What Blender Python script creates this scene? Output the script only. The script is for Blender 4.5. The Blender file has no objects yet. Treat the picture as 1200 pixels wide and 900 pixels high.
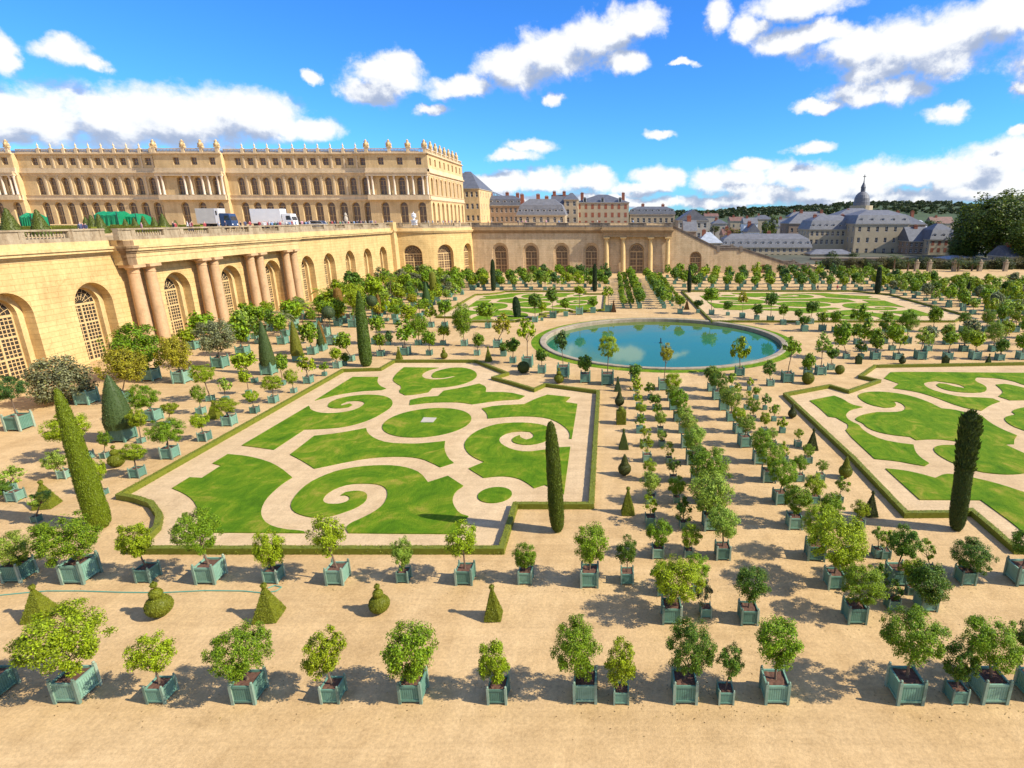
import bpy, math, random
from mathutils import Vector, Matrix, noise
R = random.Random(7)
sc = bpy.context.scene
COL = sc.collection
# ------------------------------------------------------------------ camera model (for measuring the place)
F, PU, PV, VH, H = 667.0, 715.0, 450.0, 256.0, 18.0
TH = math.atan((PV - VH) / F); CT, ST = math.cos(TH), math.sin(TH)
def ray(u, v):
    x = (u - PU) / F; y = (v - PV) / F
    return x, CT - y * ST, y * CT + ST          # lateral, forward, down
def G(u, v, z=0.0):                              # point of the level z seen there
    x, f, d = ray(u, v); t = (H - z) / d
    return x * t, f * t
def W(u, v, Y):                                  # point of the vertical plane Y seen there
    x, f, d = ray(u, v); t = Y / f
    return x * t, H - d * t
def mpp(Y, z):                                   # metres per photo pixel at that depth
    return (Y * CT + (H - z) * ST) / F
# ------------------------------------------------------------------ mesh builder
class MB:
    def __init__(s): s.v = []; s.f = []; s.uv = None; s.mi = []
    def quad(s, a, b, c, d, uv=None):
        n = len(s.v); s.v += [a, b, c, d]; s.f.append((n, n+1, n+2, n+3))
    def poly(s, pts):
        n = len(s.v); s.v += pts; s.f.append(tuple(range(n, n+len(pts))))
    def box(s, x0, x1, y0, y1, z0, z1, m=None):
        n = len(s.v)
        p = [(x0,y0,z0),(x1,y0,z0),(x1,y1,z0),(x0,y1,z0),(x0,y0,z1),(x1,y0,z1),(x1,y1,z1),(x0,y1,z1)]
        if m: p = [m(*q) for q in p]
        s.v += p
        s.f += [(n+3,n+2,n+1,n),(n+4,n+5,n+6,n+7),(n,n+1,n+5,n+4),(n+1,n+2,n+6,n+5),(n+2,n+3,n+7,n+6),(n+3,n,n+4,n+7)]
    def lathe(s, prof, seg=12, c=(0,0,0), cap=True, ang=0.0):
        n = len(s.v)
        for r, z in prof:
            for k in range(seg):
                a = ang + 2*math.pi*k/seg
                s.v.append((c[0]+r*math.cos(a), c[1]+r*math.sin(a), c[2]+z))
        for i in range(len(prof)-1):
            for k in range(seg):
                k2 = (k+1) % seg
                s.f.append((n+i*seg+k, n+i*seg+k2, n+(i+1)*seg+k2, n+(i+1)*seg+k))
        if cap:
            s.f.append(tuple(n+k for k in reversed(range(seg))))
            s.f.append(tuple(n+(len(prof)-1)*seg+k for k in range(seg)))
    def tube(s, pts, rad, seg=6, cap=True):
        n = len(s.v); m = len(pts)
        for i, p in enumerate(pts):
            p = Vector(p); a = Vector(pts[max(0, i-1)]); b = Vector(pts[min(m-1, i+1)])
            d = (b-a); d = d.normalized() if d.length > 1e-9 else Vector((0,0,1))
            up = Vector((0,0,1)) if abs(d.z) < .9 else Vector((1,0,0))
            x = d.cross(up).normalized(); y = x.cross(d)
            r = rad[i] if isinstance(rad, (list, tuple)) else rad
            for k in range(seg):
                an = 2*math.pi*k/seg
                q = p + x*(r*math.cos(an)) + y*(r*math.sin(an)); s.v.append(tuple(q))
        for i in range(m-1):
            for k in range(seg):
                k2 = (k+1) % seg
                s.f.append((n+i*seg+k, n+i*seg+k2, n+(i+1)*seg+k2, n+(i+1)*seg+k))
        if cap:
            s.f.append(tuple(n+k for k in reversed(range(seg)))); s.f.append(tuple(n+(m-1)*seg+k for k in range(seg)))
    def sphere(s, c, r, seg=12, ring=8, sz=1.0):
        prof = [(max(1e-4, r*math.sin(math.pi*i/ring)), -r*sz*math.cos(math.pi*i/ring)) for i in range(ring+1)]
        s.lathe(prof, seg, c, cap=False)
    def add(s, o, M=None):
        n = len(s.v)
        s.v += [tuple(M @ Vector(p)) for p in o.v] if M else o.v
        s.f += [tuple(i+n for i in f) for f in o.f]
    def leaf(s, p, d, nrm, L, Wd):
        d = d.normalized(); sd = d.cross(nrm)
        if sd.length < 1e-6: return
        sd.normalize(); nn = sd.cross(d)
        n = len(s.v)
        s.v += [tuple(p - d*(L*.5)), tuple(p + sd*(Wd*.5) - nn*(Wd*.12)), tuple(p + d*(L*.5)), tuple(p - sd*(Wd*.5) - nn*(Wd*.12))]
        s.f.append((n, n+1, n+2, n+3))
    def weld(s):
        key, mp, nv = {}, [], []
        for p in s.v:
            q = (round(p[0],3), round(p[1],3), round(p[2],3))
            if q not in key: key[q] = len(nv); nv.append(p)
            mp.append(key[q])
        s.v = nv; s.f = [tuple(mp[i] for i in f) for f in s.f]
        s.f = [f for f in s.f if len(set(f)) == len(f)]
    def mesh(s, name, mat, smooth=False, uvf=None):
        me = bpy.data.meshes.new(name); me.from_pydata(s.v, [], s.f); me.update()
        if mat is not None: me.materials.append(mat)
        if smooth: me.polygons.foreach_set('use_smooth', [True]*len(me.polygons))
        if s.uv is not None:
            lay = me.uv_layers.new(name='UVMap')
            vi = [0]*len(me.loops); me.loops.foreach_get('vertex_index', vi)
            flat = []
            for i in vi: flat += s.uv[i]
            lay.data.foreach_set('uv', flat)
        return me
    def build(s, name, mat, parent=None, loc=(0,0,0), rz=0.0, smooth=False):
        return link(name, s.mesh(name, mat, smooth), parent, loc, rz)
def link(name, me, parent=None, loc=(0,0,0), rz=0.0, scale=None, color=None):
    o = bpy.data.objects.new(name, me); COL.objects.link(o)
    o.location = loc; o.rotation_euler = (0, 0, rz)
    if scale: o.scale = scale
    if parent: o.parent = parent
    if color: o.color = color
    return o
def tag(o, label=None, cat=None, group=None, kind=None):
    if label: o['label'] = label
    if cat: o['category'] = cat
    if group: o['group'] = group
    if kind: o['kind'] = kind
    return o
def thing(name, label, cat, loc=(0,0,0), rz=0.0, group=None):
    o = bpy.data.objects.new(name, None); COL.objects.link(o); o.empty_display_size = .3
    o.location = loc; o.rotation_euler = (0,0,rz)
    return tag(o, label, cat, group)
ORD = 'first second third fourth fifth sixth seventh eighth ninth tenth eleventh twelfth thirteenth fourteenth fifteenth sixteenth seventeenth eighteenth nineteenth twentieth'.split()
def nth(k):                                       # k from 1
    if k <= 20: return ORD[k-1]
    t = {1:'st',2:'nd',3:'rd'}.get(k % 10, 'th') if k % 100 not in (11,12,13) else 'th'
    return '%d%s' % (k, t)
# ------------------------------------------------------------------ materials
def mat_new(name):
    m = bpy.data.materials.new(name); m.use_nodes = True
    nt = m.node_tree; nt.nodes.clear()
    out = nt.nodes.new('ShaderNodeOutputMaterial')
    b = nt.nodes.new('ShaderNodeBsdfPrincipled'); nt.links.new(b.outputs[0], out.inputs[0])
    return m, nt, b, out
def N(nt, typ, **kw):
    n = nt.nodes.new(typ)
    for k, v in kw.items():
        if k.startswith('i_'):
            key = k[2:]; key = int(key) if key.isdigit() else key.replace('_', ' ')
            n.inputs[key].default_value = v
        else: setattr(n, k, v)
    return n
def ramp(nt, fac, stops):
    r = nt.nodes.new('ShaderNodeValToRGB'); el = r.color_ramp.elements
    while len(el) < len(stops): el.new(.5)
    for e, (p, c) in zip(el, stops): e.position = p; e.color = (*c, 1)
    nt.links.new(fac, r.inputs[0]); return r.outputs[0]
def mixc(nt, fac, a, b, mode='MIX'):
    m = nt.nodes.new('ShaderNodeMix'); m.data_type = 'RGBA'; m.blend_type = mode
    for sock, v in ((m.inputs[0], fac), (m.inputs[6], a), (m.inputs[7], b)):
        if hasattr(v, 'is_linked') or hasattr(v, 'links'): nt.links.new(v, sock)
        elif isinstance(v, (int, float)): sock.default_value = v
        else: sock.default_value = (*v, 1)
    return m.outputs[2]
def mth(nt, op, a, b=None, c=None, clamp=False):
    m = nt.nodes.new('ShaderNodeMath'); m.operation = op; m.use_clamp = clamp
    for i, v in enumerate((a, b, c)):
        if v is None: continue
        if isinstance(v, (int, float)): m.inputs[i].default_value = v
        else: nt.links.new(v, m.inputs[i])
    return m.outputs[0]
def noise_n(nt, scale, detail=6, rough=.6, vec=None, dist=0):
    n = N(nt, 'ShaderNodeTexNoise'); n.inputs['Scale'].default_value = scale; n.inputs['Detail'].default_value = detail
    n.inputs['Roughness'].default_value = rough; n.inputs['Distortion'].default_value = dist
    if vec is not None: nt.links.new(vec, n.inputs['Vector'])
    return n.outputs['Fac']
def bump(nt, b, h, strength, dist=.02):
    bn = N(nt, 'ShaderNodeBump'); bn.inputs['Strength'].default_value = strength; bn.inputs['Distance'].default_value = dist
    nt.links.new(h, bn.inputs['Height']); nt.links.new(bn.outputs[0], b.inputs['Normal'])
def simple(name, col, rough=.8, var=.25, scale=3.0, bmp=.0, bscale=20, spec=.3, metal=0):
    m, nt, b, out = mat_new(name)
    tc = N(nt, 'ShaderNodeTexCoord').outputs['Object']
    f = noise_n(nt, scale, 7, .65, tc)
    c = ramp(nt, f, [(.3, tuple(x*(1-var) for x in col)), (.7, tuple(min(1, x*(1+var)) for x in col))])
    nt.links.new(c, b.inputs['Base Color']); b.inputs['Roughness'].default_value = rough
    b.inputs['Specular IOR Level'].default_value = spec; b.inputs['Metallic'].default_value = metal
    if bmp: bump(nt, b, noise_n(nt, bscale, 6, .7, tc), bmp)
    return m
def paint(name, col):
    m, nt, b, out = mat_new(name)
    tc = N(nt, 'ShaderNodeTexCoord').outputs['Object']; rnd = N(nt, 'ShaderNodeObjectInfo').outputs['Random']
    c = ramp(nt, rnd, [(0, tuple(x*.62 for x in col)), (.5, col), (1, (col[0]*1.5, col[1]*1.25, col[2]*1.25))])
    v = N(nt, 'ShaderNodeVectorMath', operation='ADD'); nt.links.new(tc, v.inputs[0]); nt.links.new(mth(nt, 'MULTIPLY', rnd, 37.0), v.inputs[1])
    f = noise_n(nt, 3.5, 8, .7, v.outputs[0]); c = mixc(nt, .8, c, ramp(nt, f, [(.3, (.72,.74,.70)), (.7, (1.15,1.12,1.12))]), 'MULTIPLY')
    f2 = noise_n(nt, 11, 8, .75, v.outputs[0]); c = mixc(nt, ramp(nt, f2, [(.60, (0,0,0)), (.68, (.8,.8,.8))]), c, (.27,.22,.16))
    nt.links.new(c, b.inputs['Base Color']); b.inputs['Roughness'].default_value = .6; b.inputs['Specular IOR Level'].default_value = .25
    bump(nt, b, f2, .15); return m
def gravel(name, c0, c1, fine=(.75, 1.12), big=.09):
    m, nt, b, out = mat_new(name)
    tc = N(nt, 'ShaderNodeTexCoord').outputs['Object']
    f1 = noise_n(nt, big, 6, .62, tc, 1.2)
    base = ramp(nt, f1, [(.34, c0), (.64, c1)])
    # faint rake and wheel lines along the long side of the place
    mp = N(nt, 'ShaderNodeMapping'); mp.inputs['Scale'].default_value = (.05, 1.6, 1); nt.links.new(tc, mp.inputs[0])
    f3 = noise_n(nt, 1.0, 5, .7, mp.outputs[0], .8)
    base = mixc(nt, .55, base, ramp(nt, f3, [(.35, (.80,.79,.77)), (.6, (1,1,1))]), 'MULTIPLY')
    mp2 = N(nt, 'ShaderNodeMapping'); mp2.inputs['Scale'].default_value = (1.1, .06, 1); nt.links.new(tc, mp2.inputs[0])
    f5 = noise_n(nt, 1.0, 5, .7, mp2.outputs[0], .9)
    base = mixc(nt, .4, base, ramp(nt, f5, [(.38, (.82,.80,.78)), (.6, (1,1,1))]), 'MULTIPLY')
    f2 = noise_n(nt, 7.0, 8, .8, tc)
    base = mixc(nt, 1.0, base, ramp(nt, f2, [(.28, (fine[0]-.12,)*3), (.72, (fine[1]+.04,)*3)]), 'MULTIPLY')
    f6 = noise_n(nt, .33, 4, .6, tc, 2.5)
    base = mixc(nt, .35, base, ramp(nt, f6, [(.36, (.80,.77,.73)), (.50, (1,1,1)), (.70, (1.07,1.07,1.08))]), 'MULTIPLY')
    f4 = noise_n(nt, .9, 6, .7, tc)
    base = mixc(nt, .8, base, ramp(nt, f4, [(.3, (.86,.85,.84)), (.6, (1.02,1.02,1.02))]), 'MULTIPLY')
    nt.links.new(base, b.inputs['Base Color']); b.inputs['Roughness'].default_value = .95
    b.inputs['Specular IOR Level'].default_value = .1
    bump(nt, b, f2, .5, .05)
    return m
def grass_mat(name):
    m, nt, b, out = mat_new(name)
    tc = N(nt, 'ShaderNodeTexCoord').outputs['Object']
    f = noise_n(nt, .36, 8, .74, tc, 1.0)
    c = ramp(nt, f, [(.28, (.048,.120,.004)), (.43, (.090,.195,.006)), (.54, (.150,.240,.010)), (.68, (.34,.29,.045))])
    mp = N(nt, 'ShaderNodeMapping'); mp.inputs['Rotation'].default_value = (0,0,.6); mp.inputs['Scale'].default_value = (1.2, .25, 1); nt.links.new(tc, mp.inputs[0])
    f3 = noise_n(nt, 2.0, 5, .7, mp.outputs[0], .5)
    c = mixc(nt, .7, c, ramp(nt, f3, [(.3, (.66,.72,.6)), (.7, (1.22,1.15,1.2))]), 'MULTIPLY')
    f2 = noise_n(nt, 14, 8, .8, tc)
    c = mixc(nt, .9, c, ramp(nt, f2, [(.25, (.55,.58,.5)), (.75, (1.4,1.35,1.3))]), 'MULTIPLY')
    nt.links.new(c, b.inputs['Base Color']); b.inputs['Roughness'].default_value = .9; b.inputs['Specular IOR Level'].default_value = .1
    bump(nt, b, f2, 1.0, .08)
    return m
def leaf_mat(name, trans=.18, fixed=None, var=(.36, 1.7), tip=(.40,.38,.02), tipf=.3, rough=.5):
    m, nt, b, out = mat_new(name)
    geo = N(nt, 'ShaderNodeNewGeometry').outputs['Random Per Island']
    if fixed: base = N(nt, 'ShaderNodeRGB'); base.outputs[0].default_value = (*fixed, 1); base = base.outputs[0]
    else: base = N(nt, 'ShaderNodeObjectInfo').outputs['Color']
    c = mixc(nt, 1.0, base, ramp(nt, geo, [(0, (var[0],)*3), (1, (var[1],)*3)]), 'MULTIPLY')
    r2 = mth(nt, 'FRACT', mth(nt, 'MULTIPLY', geo, 7.31))
    k = mth(nt, 'MULTIPLY', mth(nt, 'GREATER_THAN', r2, .86), tipf)
    c = mixc(nt, k, c, tip)
    nt.links.new(c, b.inputs['Base Color']); b.inputs['Roughness'].default_value = rough; b.inputs['Specular IOR Level'].default_value = .25
    t = N(nt, 'ShaderNodeBsdfTranslucent'); nt.links.new(mixc(nt, 1.0, c, (1.5,1.5,.8), 'MULTIPLY'), t.inputs[0])
    mx = N(nt, 'ShaderNodeMixShader'); mx.inputs[0].default_value = trans
    nt.links.new(b.outputs[0], mx.inputs[1]); nt.links.new(t.outputs[0], mx.inputs[2]); nt.links.new(mx.outputs[0], out.inputs[0])
    return m
def stone_mat(name, col, course=.62, length=1.5, joint=.55, stain=.35, uv=True, mort=.022):
    m, nt, b, out = mat_new(name)
    tcn = N(nt, 'ShaderNodeTexCoord'); ob = tcn.outputs['Object']
    f = noise_n(nt, .25, 8, .68, ob, .6)
    c = ramp(nt, f, [(.28, tuple(x*.80 for x in col)), (.5, col), (.75, (min(1,col[0]*1.14), min(1,col[1]*1.14), min(1,col[2]*1.18)))])
    f2 = noise_n(nt, 3.0, 8, .75, ob)
    c = mixc(nt, .9, c, ramp(nt, f2, [(.25, (.76,.73,.70)), (.7, (1.10,1.10,1.10))]), 'MULTIPLY')
    f9 = noise_n(nt, .55, 9, .8, ob, 1.5); c = mixc(nt, stain, c, ramp(nt, f9, [(.36, (.55,.47,.40)), (.47, (1,1,1)), (.7, (1.08,1.06,1.02))]), 'MULTIPLY')
    mp = N(nt, 'ShaderNodeMapping'); mp.inputs['Scale'].default_value = (.8, .8, .08); nt.links.new(ob, mp.inputs[0])
    f3 = noise_n(nt, 1.0, 6, .7, mp.outputs[0])                   # rain streaks
    c = mixc(nt, stain, c, ramp(nt, f3, [(.36, (.62,.56,.5)), (.56, (1,1,1))]), 'MULTIPLY')
    if uv:
        br = N(nt, 'ShaderNodeTexBrick'); nt.links.new(tcn.outputs['UV'], br.inputs['Vector'])
        br.inputs['Color1'].default_value = (1,1,1,1); br.inputs['Color2'].default_value = (.94,.92,.90,1)
        br.inputs['Mortar'].default_value = (joint,joint*.88,joint*.76,1); br.inputs['Scale'].default_value = 1
        br.inputs['Mortar Size'].default_value = mort; br.inputs['Mortar Smooth'].default_value = .3
        br.inputs['Brick Width'].default_value = length; br.inputs['Row Height'].default_value = course
        c = mixc(nt, 1.0, c, br.outputs['Color'], 'MULTIPLY')
        bump(nt, b, mth(nt, 'SUBTRACT', mth(nt, 'MULTIPLY', f2, .25), br.outputs['Fac']), .35, .06)
    else: bump(nt, b, f2, .3, .04)
    nt.links.new(c, b.inputs['Base Color']); b.inputs['Roughness'].default_value = .9; b.inputs['Specular IOR Level'].default_value = .15
    return m
def roof_mat(name, col, row=.5):
    m, nt, b, out = mat_new(name)
    ob = N(nt, 'ShaderNodeTexCoord').outputs['Object']
    w = N(nt, 'ShaderNodeTexWave'); w.wave_type = 'BANDS'; w.bands_direction = 'Z'; w.inputs['Scale'].default_value = 1/row; w.inputs['Distortion'].default_value = .6
    nt.links.new(ob, w.inputs['Vector'])
    f = noise_n(nt, .6, 7, .7, ob)
    c = ramp(nt, f, [(.3, tuple(x*.72 for x in col)), (.7, tuple(x*1.3 for x in col))])
    c = mixc(nt, .35, c, ramp(nt, w.outputs['Fac'], [(.1, (.7,.7,.7)), (.5, (1,1,1))]), 'MULTIPLY')
    nt.links.new(c, b.inputs['Base Color']); b.inputs['Roughness'].default_value = .6
    return m
M = {}
M['gravel'] = gravel('gravel_sand', (.60,.395,.180), (.70,.485,.245))
M['path'] = gravel('pale_pink_gravel', (.63,.445,.240), (.70,.51,.29), (.8, 1.1))
M['grass'] = grass_mat('mown_grass')
M['leaf'] = leaf_mat('citrus_leaves')
M['clip'] = leaf_mat('clipped_leaves', .15, var=(.7, 1.35), tipf=.12)
M['cypress'] = leaf_mat('cypress_leaves', .12, var=(.6, 1.4), tip=(.16,.15,.03), tipf=.2)
M['hedge'] = leaf_mat('hedge_leaves', .18, fixed=(.165,.180,.018), var=(.6, 1.5), tipf=.2)
M['wood_dark'] = leaf_mat('wood_leaves', .15, fixed=(.042,.060,.014), var=(.5, 1.7), tip=(.10,.09,.03), tipf=.4)
M['bark'] = simple('bark', (.16,.105,.065), .9, .4, 9, .5)
M['soil'] = simple('dark_soil', (.13,.065,.04), .95, .35, 9, .6, 30)
M['stone'] = stone_mat('limestone_blocks', (.67,.475,.205), .64, 2.4, .62)
M['stone_plain'] = stone_mat('limestone_plain', (.66,.475,.22), uv=False)
M['stone_far'] = stone_mat('weathered_limestone', (.62,.475,.285), .62, 2.2, .66, .45)
M['stone_grey'] = stone_mat('grey_weathered_limestone', (.40,.32,.21), uv=False, stain=.85)
M['stone_dark'] = stone_mat('lichen_dark_limestone', (.24,.20,.155), uv=False, stain=.7)
M['column'] = stone_mat('pink_limestone', (.57,.365,.195), uv=False, stain=.25)
M['palace'] = stone_mat('palace_stone', (.63,.46,.235), uv=False, stain=.35)
M['palace_trim'] = stone_mat('palace_trim_stone', (.68,.53,.33), uv=False, stain=.3)
M['wood'] = simple('painted_wood', (.58,.40,.18), .6, .12, 2)
M['wood_brown'] = simple('brown_painted_wood', (.43,.28,.13), .6, .15, 2)
M['glass'] = simple('dark_glass', (.035,.03,.026), .12, .3, .8, spec=.5)
M['glass_brown'] = simple('brown_glass', (.15,.095,.055), .2, .3, .8, spec=.5)
M['slate'] = roof_mat('slate', (.105,.110,.125))
M['slate_blue'] = roof_mat('blue_slate', (.150,.150,.158))
M['zinc'] = roof_mat('zinc', (.36,.39,.43), 1.2)
M['tile'] = roof_mat('red_tiles', (.19,.10,.07))
M['brick'] = simple('red_brick', (.30,.105,.06), .9, .25, 2)
M['cream'] = simple('cream_render', (.44,.355,.23), .9, .12, .4)  # base tone darkened to stand in for cloud shade over the town
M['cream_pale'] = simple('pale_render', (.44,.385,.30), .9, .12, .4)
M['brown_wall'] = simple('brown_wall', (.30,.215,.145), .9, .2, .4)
M['white'] = simple('white_paint', (.75,.75,.74), .5, .05, 1)
M['planter'] = paint('verdigris_paint', (.145,.290,.205))
M['planter_post'] = paint('worn_verdigris_paint', (.215,.31,.225))
M['plinth'] = stone_mat('pool_stone', (.36,.30,.215), uv=False, stain=.5)
M['green_tarp'] = simple('green_tarpaulin', (.01,.21,.085), .5, .2, 1.5)
M['metal'] = simple('dark_metal', (.05,.055,.06), .5, .2, 3, metal=.6)
M['blue_cab'] = simple('blue_truck_paint', (.03,.06,.14), .35, .1, 1)
M['grey_box'] = simple('grey_truck_box', (.50,.48,.44), .5, .08, 1)
M['rubber'] = simple('tyre_rubber', (.02,.02,.02), .8, .2, 5)
M['silver'] = simple('silver_car_paint', (.45,.46,.47), .3, .05, 1, metal=.4)
M['hose'] = simple('green_hose', (.10,.30,.22), .5, .1, 3)
M['skin'] = simple('skin', (.55,.35,.25), .6, .1, 3)
M['hair'] = simple('hair', (.06,.04,.025), .6, .2, 5)
M['trousers'] = simple('dark_trousers', (.05,.055,.08), .8, .2, 5)
m, nt, b, out = mat_new('shirt_cloth'); oc = N(nt, 'ShaderNodeObjectInfo').outputs['Color']
nt.links.new(mixc(nt, .5, oc, ramp(nt, noise_n(nt, 6), [(.3,(.7,.7,.7)),(.7,(1.1,1.1,1.1))]), 'MULTIPLY'), b.inputs['Base Color']); M['shirt'] = m
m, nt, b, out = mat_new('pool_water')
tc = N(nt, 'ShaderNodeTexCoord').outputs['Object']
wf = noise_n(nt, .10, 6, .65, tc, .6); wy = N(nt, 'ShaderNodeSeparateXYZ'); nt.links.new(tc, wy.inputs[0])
refl_tint = mth(nt, 'ADD', mth(nt, 'MULTIPLY', mth(nt, 'SUBTRACT', wy.outputs[1], 90), .028), wf)     # green tree reflection painted into the water colour of the far half
nt.links.new(ramp(nt, refl_tint, [(.35, (.024,.145,.085)), (.58, (.042,.155,.065)), (.80, (.100,.145,.022))]), b.inputs['Base Color'])
b.inputs['Roughness'].default_value = .03; b.inputs['IOR'].default_value = 1.33; b.inputs['Specular IOR Level'].default_value = .38
bump(nt, b, noise_n(nt, 1.2, 3, .5, tc), .035, .02); M['water'] = m
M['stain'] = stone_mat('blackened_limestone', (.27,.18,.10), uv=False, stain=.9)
# ------------------------------------------------------------------ world, sun, camera
SUN_EL = math.radians(38); SUN_AZ = math.radians(102)      # azimuth from +Y towards +X
w = bpy.data.worlds.new('World'); sc.world = w; w.use_nodes = True
nt = w.node_tree; nt.nodes.clear()
wo = nt.nodes.new('ShaderNodeOutputWorld')
sky = N(nt, 'ShaderNodeTexSky', sky_type='NISHITA'); sky.sun_disc = False; sky.sun_elevation = SUN_EL; sky.sun_rotation = SUN_AZ
sky.air_density = 1.0; sky.dust_density = .3; sky.ozone_density = 2.0
bg = N(nt, 'ShaderNodeBackground'); bg.inputs[1].default_value = .13
hs = N(nt, 'ShaderNodeHueSaturation'); hs.inputs['Saturation'].default_value = 1.12; nt.links.new(sky.outputs[0], hs.inputs['Color'])
skyc = mixc(nt, 1.0, hs.outputs[0], (.25, .62, 1.12), 'MULTIPLY')
nt.links.new(skyc, bg.inputs[0])
tcw = N(nt, 'ShaderNodeTexCoord').outputs['Generated']
sep = N(nt, 'ShaderNodeSeparateXYZ'); nt.links.new(tcw, sep.inputs[0])
az = mth(nt, 'ARCTAN2', sep.outputs[0], sep.outputs[1]); el = mth(nt, 'ARCSINE', sep.outputs[2])
cmb = N(nt, 'ShaderNodeCombineXYZ'); nt.links.new(az, cmb.inputs[0]); nt.links.new(el, cmb.inputs[1])
CLOUDS = [  # u, v, ru, rv : cumulus banks measured on the photograph
 (40,135,95,42),(130,138,90,45),(215,140,95,48),(295,135,75,40),(350,152,55,20),(0,150,60,35),(75,62,45,20),(5,60,25,30),(110,70,20,12),
 (455,88,55,28),(470,72,30,22),(540,103,50,17),(505,127,26,9),(430,108,40,20),(600,80,48,34),(650,62,60,36),(700,45,55,34),(745,25,42,28),(735,75,30,18),(650,115,17,11),
 (365,92,14,9),(625,172,30,12),(605,184,35,9),(775,156,24,7),(800,72,16,5),
 (590,213,50,15),(640,212,36,18),(690,213,42,18),(700,205,25,14),(770,210,40,17),(750,222,45,10),(790,208,20,14),(835,212,30,18),
 (880,195,30,10),(870,215,50,22),(930,208,55,24),(975,215,50,26),(1030,200,50,20),(1010,222,60,22),(1080,200,60,24),(1130,205,70,32),(1180,185,60,32),(1180,215,60,22),
 (850,235,90,9),(600,236,60,9),(760,238,70,8),(900,228,60,14),(960,230,70,14),(1060,232,80,14),(1140,228,80,16),(1200,222,60,20),(1000,238,110,12),(700,232,80,7),(950,172,33,10),
 (1112,134,32,17),(1060,105,38,20),(1010,110,60,17),(960,125,40,9),(960,40,50,18),(920,50,45,22),(880,35,28,24),(845,18,20,25),
 (1000,60,60,34),(1060,55,80,40),(1120,40,80,45),(1180,20,70,45),(940,5,75,22),(1020,85,50,20),(1110,75,60,24),(1195,98,16,11),(1198,155,18,9),
 (1250,60,80,60),(1300,190,90,40),(-60,140,70,50),(-120,60,80,40)]
def blobs(vec):
    cur = None
    for (u, v, ru, rv) in CLOUDS:
        x, f, d = ray(u, v); a0 = math.atan2(x, f); e0 = math.atan2(-d, math.hypot(x, f))
        x, f, d = ray(u+ru, v); ra = abs(math.atan2(x, f) - a0)
        x, f, d = ray(u, v-rv); re = abs(math.atan2(-d, math.hypot(x, f)) - e0)
        s = N(nt, 'ShaderNodeVectorMath', operation='SUBTRACT'); nt.links.new(vec, s.inputs[0]); s.inputs[1].default_value = (a0, e0, 0)
        m_ = N(nt, 'ShaderNodeVectorMath', operation='MULTIPLY'); nt.links.new(s.outputs[0], m_.inputs[0]); m_.inputs[1].default_value = (1/ra, 1/re, 0)
        l = N(nt, 'ShaderNodeVectorMath', operation='LENGTH'); nt.links.new(m_.outputs[0], l.inputs[0])
        val = mth(nt, 'SUBTRACT', 1.0, l.outputs['Value'])
        cur = val if cur is None else mth(nt, 'SMOOTH_MAX', cur, val, .18)
    return cur
def density(vec):
    wn = N(nt, 'ShaderNodeTexNoise'); wn.inputs['Scale'].default_value = 16; wn.inputs['Detail'].default_value = 6; wn.inputs['Roughness'].default_value = .62
    nt.links.new(vec, wn.inputs['Vector'])
    s = N(nt, 'ShaderNodeVectorMath', operation='SUBTRACT'); nt.links.new(wn.outputs['Color'], s.inputs[0]); s.inputs[1].default_value = (.5,.5,.5)
    m_ = N(nt, 'ShaderNodeVectorMath', operation='MULTIPLY'); nt.links.new(s.outputs[0], m_.inputs[0]); m_.inputs[1].default_value = (.055,.040,0)
    a = N(nt, 'ShaderNodeVectorMath', operation='ADD'); nt.links.new(vec, a.inputs[0]); nt.links.new(m_.outputs[0], a.inputs[1])
    base = blobs(a.outputs[0])
    mp = N(nt, 'ShaderNodeMapping'); mp.inputs['Scale'].default_value = (1, 1.2, 1); nt.links.new(vec, mp.inputs[0])
    fb = noise_n(nt, 25, 10, .63, mp.outputs[0], .2)
    return mth(nt, 'ADD', base, mth(nt, 'MULTIPLY', mth(nt, 'SUBTRACT', fb, .5), 1.25))
d0 = density(cmb.outputs[0])
off = N(nt, 'ShaderNodeVectorMath', operation='ADD'); nt.links.new(cmb.outputs[0], off.inputs[0]); off.inputs[1].default_value = (.020, .030, 0)
d1 = density(off.outputs[0])
alpha = N(nt, 'ShaderNodeMapRange', interpolation_type='SMOOTHSTEP'); nt.links.new(d0, alpha.inputs['Value'])
alpha.inputs['From Min'].default_value = -.06; alpha.inputs['From Max'].default_value = .50
lit = N(nt, 'ShaderNodeMapRange', interpolation_type='SMOOTHSTEP'); nt.links.new(mth(nt, 'SUBTRACT', d0, d1), lit.inputs['Value'])
lit.inputs['From Min'].default_value = -.42; lit.inputs['From Max'].default_value = .30
ccol = ramp(nt, lit.outputs[0], [(0, (.36,.43,.58)), (.38, (.54,.59,.70)), (.66, (.74,.77,.82)), (1, (.90,.90,.89))])
bgc = N(nt, 'ShaderNodeBackground'); nt.links.new(ccol, bgc.inputs[0]); bgc.inputs[1].default_value = .74
mx = N(nt, 'ShaderNodeMixShader'); gn = noise_n(nt, 2.6, 7, .6, tcw)                 # unseen broken cloud added above and behind, for neutral fill light
out_ = N(nt, 'ShaderNodeMapRange'); nt.links.new(sep.outputs[1], out_.inputs['Value']); out_.inputs['From Min'].default_value = .62; out_.inputs['From Max'].default_value = .35
gm = N(nt, 'ShaderNodeMapRange', interpolation_type='SMOOTHSTEP'); nt.links.new(gn, gm.inputs['Value']); gm.inputs['From Min'].default_value = .46; gm.inputs['From Max'].default_value = .62
al = mth(nt, 'MAXIMUM', alpha.outputs[0], mth(nt, 'MULTIPLY', out_.outputs[0], gm.outputs[0]))
nt.links.new(mth(nt, 'MULTIPLY', al, .97), mx.inputs[0])
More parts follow.
